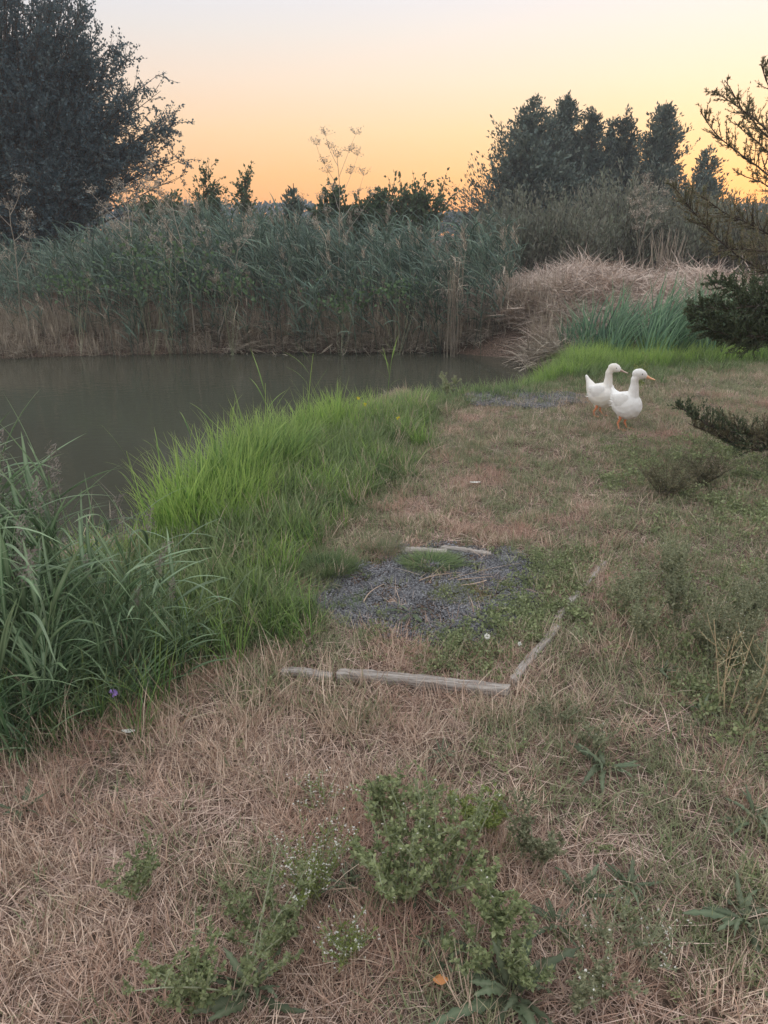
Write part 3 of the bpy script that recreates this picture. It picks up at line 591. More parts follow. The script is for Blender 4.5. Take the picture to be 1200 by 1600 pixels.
tree_broad('willow_tree', 'big dark bushy willow filling the upper left behind the reeds', gb(40, 18.5),
           [E(20, 110, 18.5, 185, 170), E(120, 200, 18.5, 120, 130), E(222, 262, 18.3, 88, 80), E(222, 205, 18.2, 75, 70), E(30, 290, 18.5, 170, 90), E(-120, 130, 18.5, 160, 180), E(90, 70, 18.5, 90, 90), E(185, 150, 18.5, 80, 90)],
           620, 23, 22, .060, M['darkleaf'], .08, twig=.46, lw=.34, shell=.60, upb=.10)
tree_broad('elder_bush', 'rounded dark bush rising above the middle of the reed bed', gb(550, 17.5), [E(548, 330, 17.5, 62, 36), E(590, 345, 17.5, 50, 30)], 60, 12, 12, .11, M['bushleaf'], .05, 'bush', twig=.3, upb=.2)
tree_broad('bramble', 'loose arching bramble bush against the orange sky right of the rounded bush', gb(645, 17.5), [E(640, 318, 17.5, 48, 22), E(672, 322, 17.5, 32, 22)], 46, 9, 9, .09, M['bushleaf'], .03, 'bush', twig=.45, upb=.6)
tree_broad('sapling', 'small leafy sapling beside the willow, tallest of the row of saplings', gb(326, 17.5), [E(326, 312, 17.5, 26, 30), E(326, 265, 17.5, 11, 34)], 34, 8, 9, .075, M['bushleaf'], .03, 'sapling', twig=.32)
tree_broad('sapling', 'thin sapling with sparse leaves standing second from the willow', gb(386, 17.5), [E(386, 305, 17.5, 11, 38)], 20, 8, 7, .08, M['bushleaf'], .02, 'sapling', twig=.25)
tree_broad('hedge_shrub', 'low dark shrub between the saplings and the willow on the skyline', gb(270, 17), [E(265, 345, 17, 55, 30)], 60, 10, 10, .10, M['bushleaf'], .03, 'shrub', twig=.4, upb=.7)
tree_broad('hedge_shrub', 'low dark shrub on the skyline between the saplings and the rounded bush', gb(430, 17.2), [E(425, 362, 17.2, 60, 16)], 44, 10, 10, .08, M['bushleaf'], .03, 'shrub', twig=.35, upb=.7)
def conifer(name, label, base, h, hw, n, leaf, mat, cat='cedar tree', p=.75, low=.05):
    root = thing(name, label, cat, base); k = 7
    zz = (low + (.96 - low) * (1 - np.sqrt(U(.0, 1, n)))) * h; az = U(0, 6.28, n); prof = hw * np.minimum(1, ((1 - zz / h) * 1.15) ** .95) * U(.35, 1.25, n) * (1 + .35 * np.sin(az * 2 + zz * 2.2))
    B = np.stack([np.zeros(n), np.zeros(n), zz], 1); e0 = U(0, .6, n)
    Pt = arcs(B, az, e0, e0 + U(0, .7, n), prof * 1.1 + .10 * U(0, 2, n), k, .08)
    g = Geo(); g.tube(np.array([[[0, 0, 0], [.02, .01, h * .4], [0, 0, h * .98]]]), np.array([[h * .022, h * .014, .008]]), 7); g.build('trunk', M['bark'], root, smooth=True)
    g = Geo(); g.tube(Pt, np.linspace(.015, .003, k)[None], 3); g.build('limbs', M['bark'], root)
    m = 34; tt = U(.2, 1, (n, m)) * (k - 1.01); ii = tt.astype(int); f = (tt - ii)[..., None]; r = np.arange(n)[:, None]
    Q = (Pt[r, ii] * (1 - f) + Pt[r, ii + 1] * f).reshape(-1, 3); Q = Q + rng.normal(0, .055, Q.shape) * min(1, hw / .9)
    d = rng.normal(0, .45, Q.shape); d[:, 0] += .45 * np.repeat(np.cos(az), m); d[:, 1] += .45 * np.repeat(np.sin(az), m); d[:, 2] += .75
    Ls = U(.6, 1.3, len(Q)) * leaf; g = Geo(); g.leaves(Q, d, Ls, Ls * .22, np.repeat(U(0, .7, n), m) + U(0, .3, len(Q))); g.build('crown', mat, root)
    return root
cl = ['broad dark cedar at the left end of the cedar group', 'tallest cedar with a ragged top, second of the group from the left', 'narrow pale topped cedar between the tallest and the twin pointed ones', 'pointed dark cedar in the middle right of the group', 'open crowned cedar standing apart at the right of the group', 'small low cedar at the right against the glow', 'slim cedar pressed against the left side of the pointed one']
for (px, py, hw, Yd, n), lb in zip([(835, 148, 50, 26, 620), (888, 138, 40, 27, 520), (930, 163, 30, 26.5, 380), (980, 163, 27, 27, 380), (1042, 150, 34, 26, 430), (1110, 228, 30, 27, 260), (958, 178, 15, 27.5, 200)], cl):
    c = D(px, py, Yd); b = (c[0], c[1], Hs(c[0], c[1])); mpx = Yd / 1.1 / FPX
    conifer('cedar_tree', lb, b, c[2] - b[2], hw * mpx * 2.05, int(n * 2.2), .12, M['cedar'])
tree_broad('cedar_bush', 'dark spreading bush filling the foot of the cedars on the left', gb(815, 24), [E(818, 268, 24, 40, 50), E(860, 290, 24, 60, 40)], 90, 12, 14, .15, M['cedar'], .05, 'bush', twig=.5, upb=.8)
conifer('young_spruce', 'small dark spruce poking above the reeds left of the rounded bush', gb(463, 17.5), D(463, 283, 17.5)[2] - gb(463, 17.5)[2], .42, 170, .09, M['cedar'], 'spruce')
def feathery(name, label, px, py, hw, Yd, n, mat, cat='shrub'):
    c = D(px, py, Yd); b = (c[0], c[1], Hs(c[0], c[1])); h = c[2] - b[2]; w = hw * Yd / 1.08 / FPX; root = thing(name, label, cat, b); k = 9
    az = U(0, 6.28, n); rr = np.sqrt(U(0, 1, n)); e0 = 1.52 - rr * .55 * (w / h) * 1.4; L = h * U(.45, 1.06, n) * (1 - .12 * rr)
    B = np.stack([np.cos(az) * rr * w * .45, np.sin(az) * rr * w * .35, np.zeros(n)], 1)
    Pt = arcs(B, az, e0, e0 - U(-.1, .35, n), L, k, .05)
    g = Geo(); g.tube(Pt, np.linspace(.012, .002, k)[None], 3); g.build('stems', M['bark'], root)
    m = 75; tt = U(.22, 1, (n, m)) * (k - 1.01); ii = tt.astype(int); f = (tt - ii)[..., None]; r = np.arange(n)[:, None]
    Q = (Pt[r, ii] * (1 - f) + Pt[r, ii + 1] * f).reshape(-1, 3) + rng.normal(0, .05, (n * m, 3)); d = rng.normal(0, .35, Q.shape); d[:, 2] += .8; d[:, 0] += .2 * np.repeat(np.cos(az), m)
    Ls = U(.05, .14, len(Q)); g = Geo(); g.leaves(Q, d, Ls, Ls * .13, np.repeat(U(0, .7, n), m) + U(0, .3, len(Q))); g.build('foliage', mat, root); return root
for px, py, hw, Yd, n, lb in [(835, 285, 62, 15.6, 240, 'grey green feathery shrub in front of the left cedars'), (985, 258, 62, 16.4, 260, 'tall grey feathery shrub behind the middle of the straw heap'),
                              (1075, 292, 55, 16.6, 220, 'grey brown feathery shrub right of the tall grey one'), (1165, 300, 60, 17.2, 220, 'dull olive feathery shrub at the right edge behind the juniper branches'),
                              (905, 318, 45, 15.2, 170, 'low feathery shrub between the two large grey shrubs'), (1250, 300, 70, 17, 200, 'feathery shrub at the far right below the glow'),
                              (785, 325, 30, 15.8, 110, 'purplish thin feathery shrub at the left end of the shrub row')]:
    feathery('feathery_shrub', lb, px, py, hw, Yd, n, M['tamarisk'])
# bare canes below the grey shrubs
for px, lb in [(1040, 'fan of bare brown canes standing on the straw heap'), ]:
    c = D(px, 420, 14.2); o = thing('bare_canes', lb, 'dead canes', (c[0], c[1], Hs(c[0], c[1]))); n = 60
    B = np.stack([rng.normal(0, .12, n), rng.normal(0, .1, n), np.zeros(n)], 1); az = U(0, 6.28, n)
    g = Geo(); g.tube(arcs(B, az, U(1.15, 1.5, n), U(1.2, 1.6, n), U(.6, 1.15, n), 6, .05), np.linspace(.010, .004, 6)[None], 4); g.build('canes', M['deadreed'], o)
# dead umbel stalks
def umbel(label, px0, py0, px1, py1, Yd, nb=6, sc_=1.0):
    a = D(px0, py0, Yd); t = D(px1, py1, Yd); gz = Hs(a[0], a[1]); a[2] = max(gz, 0); root = thing('dead_umbel', label, 'dead stalk', a); h = t - a; k = 8
    tt = np.linspace(0, 1, k)[:, None]; st = tt * h[None] + np.sin(tt * 3) * np.array([.05, .02, 0]); st = st + rng.normal(0, .012, st.shape) * tt
    g = Geo(); g.tube(st[None], np.linspace(.010, .004, k)[None] * sc_, 5)
    fr = np.linspace(.42, .95, nb); B = np.stack([np.array([np.interp(f, tt[:, 0], st[:, c]) for c in range(3)]) for f in fr]); az = np.where(np.arange(nb) % 2, 0, math.pi) + rng.normal(0, .5, nb)
    L = np.linalg.norm(h) * U(.22, .42, nb) * (1.25 - fr * .5); Br = arcs(B, az, U(.55, 1.0, nb), U(.9, 1.3, nb), L, 6, .1); g.tube(Br, np.linspace(.005, .002, 6)[None] * sc_, 4); g.build('stalk', M['umbel'], root)
    for e in np.vstack([Br[:, -1], Br[:, 3], st[-1:]]):
        g = Geo(); n = 14; B = np.repeat(e[None], n, 0); ray = arcs(B, U(0, 6.28, n), U(.1, 1.3, n), U(.3, 1.4, n), U(.05, .14, n) * sc_, 3, .1); g.tube(ray, .0016, 3)
        q = np.repeat(ray[:, -1], 4, 0) + rng.normal(0, .016, (n * 4, 3)) * sc_; g.leaves(q, rng.normal(size=q.shape) + [0, 0, .5], .028 * sc_, .007); g.build('umbel', M['umbel'], root)
    return root
umbel('tall dead umbel stalk reaching into the orange sky above the middle reeds', 522, 470, 527, 245, 12.6, 9)
umbel('forked dead stalk standing in front of the left reeds', 300, 480, 268, 318, 11.9, 5, 1.2)
umbel('dead umbel stalk at the left edge below the willow', 20, 460, 12, 325, 11.9, 6, 1.2)
umbel('dead umbel stalk leaning in front of the grey shrubs on the right', 985, 410, 1018, 300, 13.8, 7, 1.1)
umbel('bent dead stalk beside the forked one in the left reeds', 337, 470, 372, 385, 11.8, 4)
umbel('dead stalks with brown heads below the right side of the willow', 200, 420, 195, 300, 12.4, 8, 1.3)
# tree line on the horizon
g = Geo(); n = 26000; x = U(-60, 90, n); top = 1.2 + 2.0 * fbm(x, x * 0, .12); z = top * U(0, 1, n) ** .7; yv = 75 + rng.normal(0, 2, n)
q = np.stack([x, yv - 70 + 0, z], 1); q[:, 1] = rng.normal(0, 2, n); d = rng.normal(size=q.shape); d[:, 2] += .5
g.leaves(q, d, U(.35, .6, n), U(.13, .2, n)); o = thing('far_hedgerow', 'distant dark hedgerow along the orange horizon', 'hedge', (0, 75, Hs(0, 75)))
g.build('foliage', M['darkleaf'], o); g = Geo(); n = 60; B = np.stack([U(-60, 90, n), rng.normal(0, .6, n), np.zeros(n)], 1)
g.tube(arcs(B, U(0, 6, n), U(1.4, 1.57, n), U(1.3, 1.5, n), U(2, 2.8, n), 4), .06, 4); g.build('trunks', M['bark'], o)
# ------------------------------------------------------------------ juniper reaching in from the right
jb = D(1345, 600, 5.6); JZ = Hs(jb[0], jb[1])
jt = thing('juniper_tree', 'olive green juniper reaching in from the right edge with long ragged branches', 'juniper', (jb[0], jb[1], JZ))
jo = np.array(jt.location)
g = Geo(); g.tube(np.array([[[0, 0, -.05], [.03, 0, .6], [-.02, .02, 1.3], [.02, 0, 2.0], [.0, 0, 2.7], [.05, 0, 3.3]]]), np.array([[.09, .075, .06, .045, .03, .012]]), 9); g.build('trunk', M['bark'], jt, smooth=True)
def resample(p, k):
    p = np.asarray(p, float); d = np.r_[0, np.cumsum(np.linalg.norm(np.diff(p, axis=0), axis=1))]; t = np.linspace(0, d[-1], k)
    q = np.stack([np.interp(t, d, p[:, c]) for c in range(3)], 1)
    for _ in range(3): q[1:-1] = (q[:-2] + 2 * q[1:-1] + q[2:]) / 4
    return q
def spray(pts, Yd, nsub, subL, needles, up=.35, thick=.010, dens=1.0, grow=.6, sub2=3, w=.0024, nl=.018, droop=0, spread=.8, mat='juniper'):
    P3 = np.array([D(x, y, Yv) for (x, y), Yv in zip(pts, Yd)]) - jo; zt = P3[-1, 2]; q = resample(P3, 24)     # first point: tip
    q = q + np.cumsum(rng.normal(0, .0035, q.shape), 0)
    br = Geo(); br.tube(q[None], (np.linspace(.25, 1, 24) * thick)[None], 5, T=np.array([.5]))
    nsub = int(nsub * 1.7); needles = int(needles * .62); ti = U(0.3, 22.5, nsub); i = ti.astype(int); f = (ti - i)[:, None]; B = q[i] * (1 - f) + q[i + 1] * f; tg = q[i] - q[i + 1]; tg /= np.linalg.norm(tg, axis=1, keepdims=True)
    sd = rng.normal(size=(nsub, 3)); sd -= (sd * tg).sum(1, keepdims=True) * tg; sd /= np.linalg.norm(sd, axis=1, keepdims=True)
    d = tg + sd * spread; d[:, 2] += up; az = np.arctan2(d[:, 1], d[:, 0]); el = np.arctan2(d[:, 2], np.hypot(d[:, 0], d[:, 1]))
    L = subL * U(.4, 1.15, nsub) * np.interp(ti, [0, 6, 23], [.35, .8, 1.0])
    S = arcs(B, az, el, el + U(0, .5, nsub) - droop, L, 6, .09); br.tube(S, np.linspace(.0035, .001, 6)[None], 3)
    m = sub2; N2 = nsub * m; r = np.repeat(np.arange(nsub), m); t2 = U(.3, 4.9, N2); i2 = t2.astype(int); f2 = (t2 - i2)[:, None]
    B2 = S[r, i2] * (1 - f2) + S[r, i2 + 1] * f2; d2 = (S[r, i2 + 1] - S[r, i2]); d2 /= np.linalg.norm(d2, axis=1, keepdims=True); d2 = d2 + rng.normal(0, .45, d2.shape); d2[:, 2] += up * .5
    az2 = np.arctan2(d2[:, 1], d2[:, 0]); el2 = np.arctan2(d2[:, 2], np.hypot(d2[:, 0], d2[:, 1])); S2 = arcs(B2, az2, el2, el2 + U(-.1, .4, N2), L[r] * U(.25, .5, N2), 6, .08)
    fo = Geo()
    for SS, nn in ((S, needles), (S2, int(needles * .6)), (np.repeat(q[None, ::4][:, :6], 1, 0), needles * 3)):
        M_ = len(SS); tt = U(0, 4.99, (M_, nn)); ii = tt.astype(int); ff = (tt - ii)[..., None]; rr = np.arange(M_)[:, None]
        Q = (SS[rr, ii] * (1 - ff) + SS[rr, ii + 1] * ff).reshape(-1, 3); dd = (SS[rr, ii + 1] - SS[rr, ii]).reshape(-1, 3); dd /= np.linalg.norm(dd, axis=1, keepdims=True) + 1e-9
        dd = dd + rng.normal(0, .42, dd.shape); Ls = U(.6, 1.3, len(Q)) * nl; fo.leaves(Q, dd, Ls, w, np.clip(np.repeat(U(0, .7, M_), nn) + U(0, .3, len(Q)), 0, 1))
    b = br.build('branch', M['bark'], jt); fo.build('needles', M[mat], b); return b
spray([(1093, 172), (1114, 210), (1146, 234), (1182, 262), (1250, 310), (1330, 380)], [4.9, 4.9, 5, 5.1, 5.3, 5.6], 50, .22, 34, .35)
spray([(1111, 143), (1140, 160), (1168, 178), (1200, 204), (1260, 260), (1330, 330)], [4.8, 4.8, 4.9, 5, 5.2, 5.6], 50, .20, 34, .35)
spray([(1134, 124), (1150, 150), (1175, 185), (1215, 230), (1300, 300)], [4.9, 4.9, 5, 5.2, 5.5], 30, .16, 30, .4)
spray([(1190, 100), (1200, 135), (1225, 180), (1280, 250), (1330, 300)], [4.9, 5, 5.1, 5.4, 5.6], 36, .17, 32, .4)
spray([(1147, 190), (1172, 212), (1205, 240), (1300, 300)], [5.2, 5.2, 5.3, 5.6], 30, .15, 28, .35)
spray([(1150, 268), (1185, 282), (1220, 300), (1330, 380)], [5.0, 5.0, 5.1, 5.6], 34, .16, 28, .3)
spray([(1052, 288), (1075, 314), (1105, 356), (1150, 401), (1205, 425), (1330, 470)], [5.2, 5.2, 5.2, 5.3, 5.4, 5.6], 80, .24, 36, .35, spread=1.0)
spray([(1090, 300), (1130, 330), (1180, 355), (1240, 390), (1330, 440)], [5.5, 5.5, 5.5, 5.6, 5.6], 80, .24, 34, .3, spread=1.0)
spray([(1110, 395), (1150, 388), (1200, 392), (1330, 450)], [5.1, 5.1, 5.2, 5.6], 60, .20, 34, .3)
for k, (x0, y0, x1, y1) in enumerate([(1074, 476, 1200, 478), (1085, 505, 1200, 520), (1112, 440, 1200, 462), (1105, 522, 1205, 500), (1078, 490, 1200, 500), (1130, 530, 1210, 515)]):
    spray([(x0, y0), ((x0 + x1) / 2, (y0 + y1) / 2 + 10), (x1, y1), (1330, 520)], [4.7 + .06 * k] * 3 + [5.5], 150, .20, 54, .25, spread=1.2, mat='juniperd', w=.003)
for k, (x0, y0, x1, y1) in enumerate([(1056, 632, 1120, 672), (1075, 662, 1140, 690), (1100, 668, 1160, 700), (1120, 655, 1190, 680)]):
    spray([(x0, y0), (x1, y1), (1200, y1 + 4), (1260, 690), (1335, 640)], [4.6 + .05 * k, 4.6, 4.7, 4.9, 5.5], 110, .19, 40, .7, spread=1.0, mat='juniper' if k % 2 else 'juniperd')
# ------------------------------------------------------------------ big blades at the left foreground
def bigleaf(L, w, e0, e1, mat, k=10, fold=.35, teeth=0.0, wave=0.0, name='leaf', p=.75, neck=0.35, dens=True):
    Pt = arcs(np.zeros((1, 3)), np.zeros(1), np.array([e0]), np.array([e1]), np.array([L]), k, .05)[0]
    t = np.linspace(0, 1, k); prof = np.minimum(1, neck + 2.4 * t) * (1 - t ** 2) ** p; prof[-1] = .02
    if teeth: prof = prof * (1 + teeth * np.where(np.arange(k) % 2, 1, -1) * (t > .15) * (t < .95))
    tg = np.gradient(Pt, axis=0); tg /= np.linalg.norm(tg, axis=1, keepdims=True); up = np.cross(tg, np.array([0, 1.0, 0])) * -1; up /= np.linalg.norm(up, axis=1, keepdims=True); V = []
    ph = U(0, 6)
    for i in range(k):
        hw = w * .5 * prof[i]; wv = wave * math.sin(i * 1.7 + ph) * w
        V += [Pt[i] + [0, hw, 0] - up[i] * (-fold * hw) + up[i] * wv, Pt[i], Pt[i] - [0, hw, 0] + up[i] * fold * hw - up[i] * wv]
    F = [[3 * i + c, 3 * i + c + 1, 3 * i + c + 4, 3 * i + c + 3] for i in range(k - 1) for c in (0, 1)]
    g = Geo(); g.add(V, F, np.tile([.35, .85, .35], k) + U(-.25, .15), np.repeat(t, 3)); return g.build(name, mat, mesh_only=True, smooth=True)
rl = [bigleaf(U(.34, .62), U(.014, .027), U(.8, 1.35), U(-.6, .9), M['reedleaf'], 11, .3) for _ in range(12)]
def reed_plant(h, nl, head):
    t = thing('reed_plant', 'tall arching blue green reed in the dark clump at the left edge', 'reed', (0, 0, 0), 0, 'reeds in the left foreground clump'); az = U(0, 6.28)
    Pt = arcs(np.zeros((1, 3)), np.array([az]), np.array([1.5]), np.array([1.3]), np.array([h]), 9, .02); g = Geo(); g.tube(Pt, np.linspace(.0042, .0018, 9)[None], 6); g.build('stem', M['reedleaf'], t, smooth=True)
    for i in range(nl):
        f = (.12 + .86 * i / nl) * 7.99; k = int(f); p = Pt[0, k] * (1 - f + k) + Pt[0, k + 1] * (f - k)
        o = mobj('leaf', rl[rng.integers(12)], t); o.location = p; o.rotation_euler = (rng.normal(0, .15), rng.normal(0, .15), (0 if U(0, 1) < .6 else math.pi) + rng.normal(-.3, .75)); s = U(.75, 1.1); o.scale = (s, s, s)
    if head:
        n = 120; g = Geo(); B = Pt[0, -1] + np.stack([rng.normal(0, .012, n), rng.normal(0, .012, n), U(-.05, .13, n)], 1); d = rng.normal(0, .5, (n, 3)); d[:, 2] += .8; d[:, 0] += .4; g.leaves(B, d, U(.012, .03, n), .0022); g.build('seed_head', M['reedhead'], t)
    return t
protos = [reed_plant(U(.6, .85), 8, k in (1, 3)) for k in range(6)]
RP = G([(-330, 1150), (-330, 930), (-60, 900), (60, 960), (190, 985), (290, 1030), (300, 1068), (210, 1110), (60, 1165)])
x, y = jgrid(-3.2, -.4, 1.7, 3.8, 95, lambda x, y: land(x, y) * inside(RP, x, y) * vis(x, y, .6))
idx = np.argsort(y)[:190]
for a, k in enumerate(idx):
    s = U(.78, 1.12) * np.interp(x[k], [-2.2, -1.9, -1.3, -.7], [1.12, .98, .82, .50]); loc = (x[k], y[k], Hs(x[k], y[k]) - .01)
    if a < len(protos):
        p = protos[a]; p.location = loc; p.scale = (s, s, s); p.rotation_euler = (rng.normal(0, .08), .18 + rng.normal(0, .1), rng.normal(0, .4))
    else: copy_tree(protos[rng.integers(len(protos))], loc, rng.normal(0, .4), s, tilt=(rng.normal(0, .08), .18 + rng.normal(0, .1)))
print('reeds', len(idx))
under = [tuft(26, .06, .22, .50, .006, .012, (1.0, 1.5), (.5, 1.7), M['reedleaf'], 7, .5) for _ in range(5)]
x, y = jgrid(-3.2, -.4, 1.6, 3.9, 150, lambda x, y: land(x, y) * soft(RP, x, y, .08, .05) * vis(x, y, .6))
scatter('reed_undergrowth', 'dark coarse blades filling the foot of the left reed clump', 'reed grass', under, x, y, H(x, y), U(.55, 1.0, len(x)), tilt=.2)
# shore reeds standing apart in the lush grass and the water
def lonely(px, py, Yd, h, lab):
    h *= 1.3
    c = D(px, py, Yd); z = Hs(c[0], c[1]); t = thing('shore_reed', lab, 'reed', (c[0], c[1], z)); Pt = arcs(np.zeros((1, 3)), np.array([U(0, 6)]), np.array([1.5]), np.array([1.3]), np.array([h * .8]), 9, .02)
    g = Geo(); g.tube(Pt, np.linspace(.004, .0015, 9)[None], 5); g.build('stem', M['lush'], t)
    for i in range(6):
        f = (.25 + .74 * i / 6) * 7.99; k = int(f); p = Pt[0, k] * (1 - f + k) + Pt[0, k + 1] * (f - k)
        o = mobj('leaf', rl2[rng.integers(6)], t); o.location = p; o.rotation_euler = (0, 0, (math.pi if U(0, 1) < .7 else 0) + rng.normal(0, .5)); s = h * U(.5, .8); o.scale = (s, s, s)
rl2 = [bigleaf(U(.45, .6), U(.014, .022), U(1.0, 1.35), U(.1, .9), M['lush'], 9, .3) for _ in range(6)]
for px, py, Yd, h, lab in [(478, 640, 6.35, .75, 'tall reed with a broad flag leaf rising above the shore grass against the water'), (415, 690, 5.75, .65, 'thin reed leaning over the water beside the left end of the bright grass'),
                           (352, 690, 5.7, .62, 'thin reed whose tip stands alone against the pond'), (285, 740, 5.0, .65, 'bent reed with spread leaves standing in the shallow water'), (215, 770, 4.9, .55, 'leaning reed in the shallows between the left clump and the shore grass'),
                           (260, 760, 5.2, .5, 'small reed in the shallows beside the bent one'), (605, 625, 7.0, .55, 'upright reed at the far tip of the shore grass'), (330, 735, 5.1, .6, 'yellow green reed at the left corner of the shore grass')]:
    lonely(px, py, Yd, h, lab)
# brown dead stalks in the shallows
g = Geo(); n = 260; x, y = jgrid(-3, -.8, 3.9, 5.6, 60, lambda x, y: (pdist(POND, x, y) < .03) * (pdist(POND, x, y) > -.7) * 1.0); n = len(x)
B = np.stack([x, y, np.full(n, WZ - .05)], 1); blades(g, B, U(0, 6.28, n), U(.7, 1.5, n), U(.2, 1.3, n), U(.12, .38, n), U(.004, .007, n), 5)
tag(g.build('drowned_grass', M['deadreed']), 'sparse brown dead grass standing in the shallow water', 'dead grass', kind='stuff')
# ------------------------------------------------------------------ leaf rosettes
rosl = [bigleaf(U(.07, .12), U(.014, .024), U(.3, 1.1), U(-1.2, .1), M['rosette'], 15, .35, .22, .13, neck=.25, p=.6) for _ in range(10)]
def rosette(px, py, s, n, lab, tilt=0, flat=0):
    c = P(px, py); t = thing('leaf_rosette', lab, 'weed', (c[0], c[1], Hs(c[0], c[1]) - .004), U(0, 6), s=s)
    for i in range(int(n * 1.4)):
        o = mobj('leaf', rosl[rng.integers(10)], t); a = i * 2.4 + rng.normal(0, .2); o.rotation_euler = (rng.normal(0, .45), -.45 * (i / n / 1.4) - rng.normal(0, .2) + flat, a + rng.normal(0, .3)); q = 1.1 - .55 * i / n / 1.4; o.scale = (q, q * U(.8, 1.2), q); o.location = (.008 * math.cos(a), .008 * math.sin(a), .004 + .012 * i / n)
for r in [(395, 1555, 1.25, 13, 'large dark rosette of broad leaves at the bottom left of centre'), (800, 1560, 1.7, 15, 'largest dark toothed rosette at the bottom edge right of centre'), (690, 1500, .9, 8, 'flat rosette with narrow dark leaves beside the orange dead leaf'),
          (945, 1205, 1.25, 9, 'blue green rosette with one leaf pointing towards the viewer'), (905, 1400, .95, 10, 'flat grey green rosette right of the pale flowering stem'), (985, 1390, .85, 12, 'small dark spiky rosette right of the flat grey green one'),
          (1165, 1445, 1.45, 13, 'pale veined leafy rosette near the right edge'), (870, 1450, .8, 11, 'dark narrow leaved rosette below the flat grey green one'), (1040, 1050, 1.0, 11, 'small grey green rosette at the foot of the yellow stems'),
          (1180, 1285, 1.1, 14, 'dark rosette cut by the right edge of the picture'), (640, 962, 1.1, 8, 'dock like leaves lying on the gravel left of the clover'), (697, 990, .95, 8, 'dark curled leaves on the gravel nearest the front board'),
          (690, 1185, .75, 8, 'pale small rosette in the middle of the dry grass'), (650, 1395, 1.0, 9, 'dark leaves under the branching weed in the middle'), (545, 1385, .8, 8, 'leaves under the white flowered weed'), (35, 1270, .9, 8, 'small dark rosette near the left edge'), (1095, 1115, .9, 8, 'low leaves in the shade of the right hand weeds')]:
    r = (r[0], r[1], r[2] * 1.0) + r[3:]; rosette(*r, flat=.25 if r[1] < 1000 else 0)
# ------------------------------------------------------------------ branching weeds
def weed(name, lab, h, rad, stems, nleaf, l0, l1, wr, leafm, stemm, fl=0, flm=None, group=None, frs=.0013, upb=.4, fine=False, stw=.0016):
    t = thing(name, lab, 'weed', (0, 0, 0), 0, group); th = U(0, 6.28, stems); B = np.stack([rng.normal(0, .012, stems), rng.normal(0, .012, stems), np.zeros(stems)], 1)
    e = np.arctan2(h, rad * U(.3, 1.2, stems)); L = np.hypot(h, rad * .6) * U(.65, 1.1, stems); S = arcs(B, th, e, e + U(-.35, .3, stems), L, 8, .07); g = Geo(); g.tube(S, np.linspace(stw, stw * .45, 8)[None], 4)
    h *= 1.0; m = 5; N2 = stems * m; r = np.repeat(np.arange(stems), m); t2 = U(2.2, 6.9, N2); i2 = t2.astype(int); f2 = (t2 - i2)[:, None]; B2 = S[r, i2] * (1 - f2) + S[r, i2 + 1] * f2
    S2 = arcs(B2, U(0, 6.28, N2), U(.3, 1.1, N2), U(.8, 1.4, N2), h * U(.12, .32, N2), 8, .1); g.tube(S2, np.linspace(stw * .5, stw * .25, 8)[None], 3); g.build('stem', stemm, t)
    A = np.concatenate([S, S2]); n = int(nleaf * 1.8); r = rng.integers(0, len(A), n); tt = U(.6, 6.95, n); ii = tt.astype(int); ff = (tt - ii)[:, None]; Q = A[r, ii] * (1 - ff) + A[r, ii + 1] * ff
    d = rng.normal(size=Q.shape); d[:, 2] = d[:, 2] * .5 + upb; Ls = U(l0, l1, n) * .60 * np.interp(Q[:, 2], [0, h], [1.5, .65]); g = Geo(); g.leaves(Q, d, Ls, Ls * wr)
    if fine:
        d2 = d + rng.normal(0, .5, d.shape); g.leaves(Q, d2, Ls * .7, Ls * wr * .7); g.leaves(Q + d / 3 * Ls[:, None] * .5, d2 * [1, -1, 1], Ls * .6, Ls * wr * .6)
    g.build('foliage', leafm, t)
    if fl:
        E_ = np.concatenate([A[:, -1], A[:, 5]]); r = rng.integers(0, len(E_), fl); Q = E_[r] + rng.normal(0, .006, (fl, 3)); g = Geo(); n = 5; Qr = np.repeat(Q, n, 0); d = rng.normal(size=Qr.shape); d[:, 2] = np.abs(d[:, 2]) * .4 + .2; g.leaves(Qr, d, frs * 2.6, frs); tag(g.build('flower', flm, t), kind='stuff')
    return t
def put(o, px, py, rz=None, s=1.0, tilt=(0, 0)):
    if py > 1240 and s == 1.0: s = 1.18
    c = P(px, py); o.location = (c[0], c[1], Hs(c[0], c[1]) - .003); o.rotation_euler = (tilt[0], tilt[1], U(0, 6.28) if rz is None else rz); o.scale = (s, s, s); return o
W, WS = M['weed'], M['weedstem']
put(weed('white_flowered_weed', 'bushy yellow green weed covered with tiny white flowers, left of the centre weeds', .16, .14, 26, 1900, .006, .014, .22, M['weedy'], WS, 260, M['white']), 490, 1400)
put(weed('white_flowered_weed', 'smaller yellow green weed with tiny white flowers below the bushy one', .12, .08, 18, 900, .006, .013, .22, M['weedy'], WS, 90, M['white']), 545, 1500)
put(weed('white_flowered_weed', 'sparse white dotted weed above the bushy one in the dry grass', .09, .08, 10, 250, .006, .012, .22, M['weedy'], WS, 60, M['white']), 500, 1260)
put(weed('branching_weed', 'tall branching weed with small leaves in the middle of the foreground, left stem', .24, .16, 12, 1300, .012, .026, .3, W, WS, 20, M['white'], stw=.0026), 620, 1410)
put(weed('branching_weed', 'tall branching weed with small leaves in the middle of the foreground, right stem', .25, .15, 12, 1300, .012, .026, .3, W, WS, 16, M['white'], stw=.0026), 690, 1400)
put(weed('branching_weed', 'thin leafy shoots at the back of the centre weeds', .17, .10, 9, 500, .014, .026, .36, W, WS), 600, 1290)
put(weed('branching_weed', 'yellow green leafy weed behind the right side of the centre weeds', .12, .09, 16, 900, .012, .022, .26, M['weedy'], WS), 755, 1300)
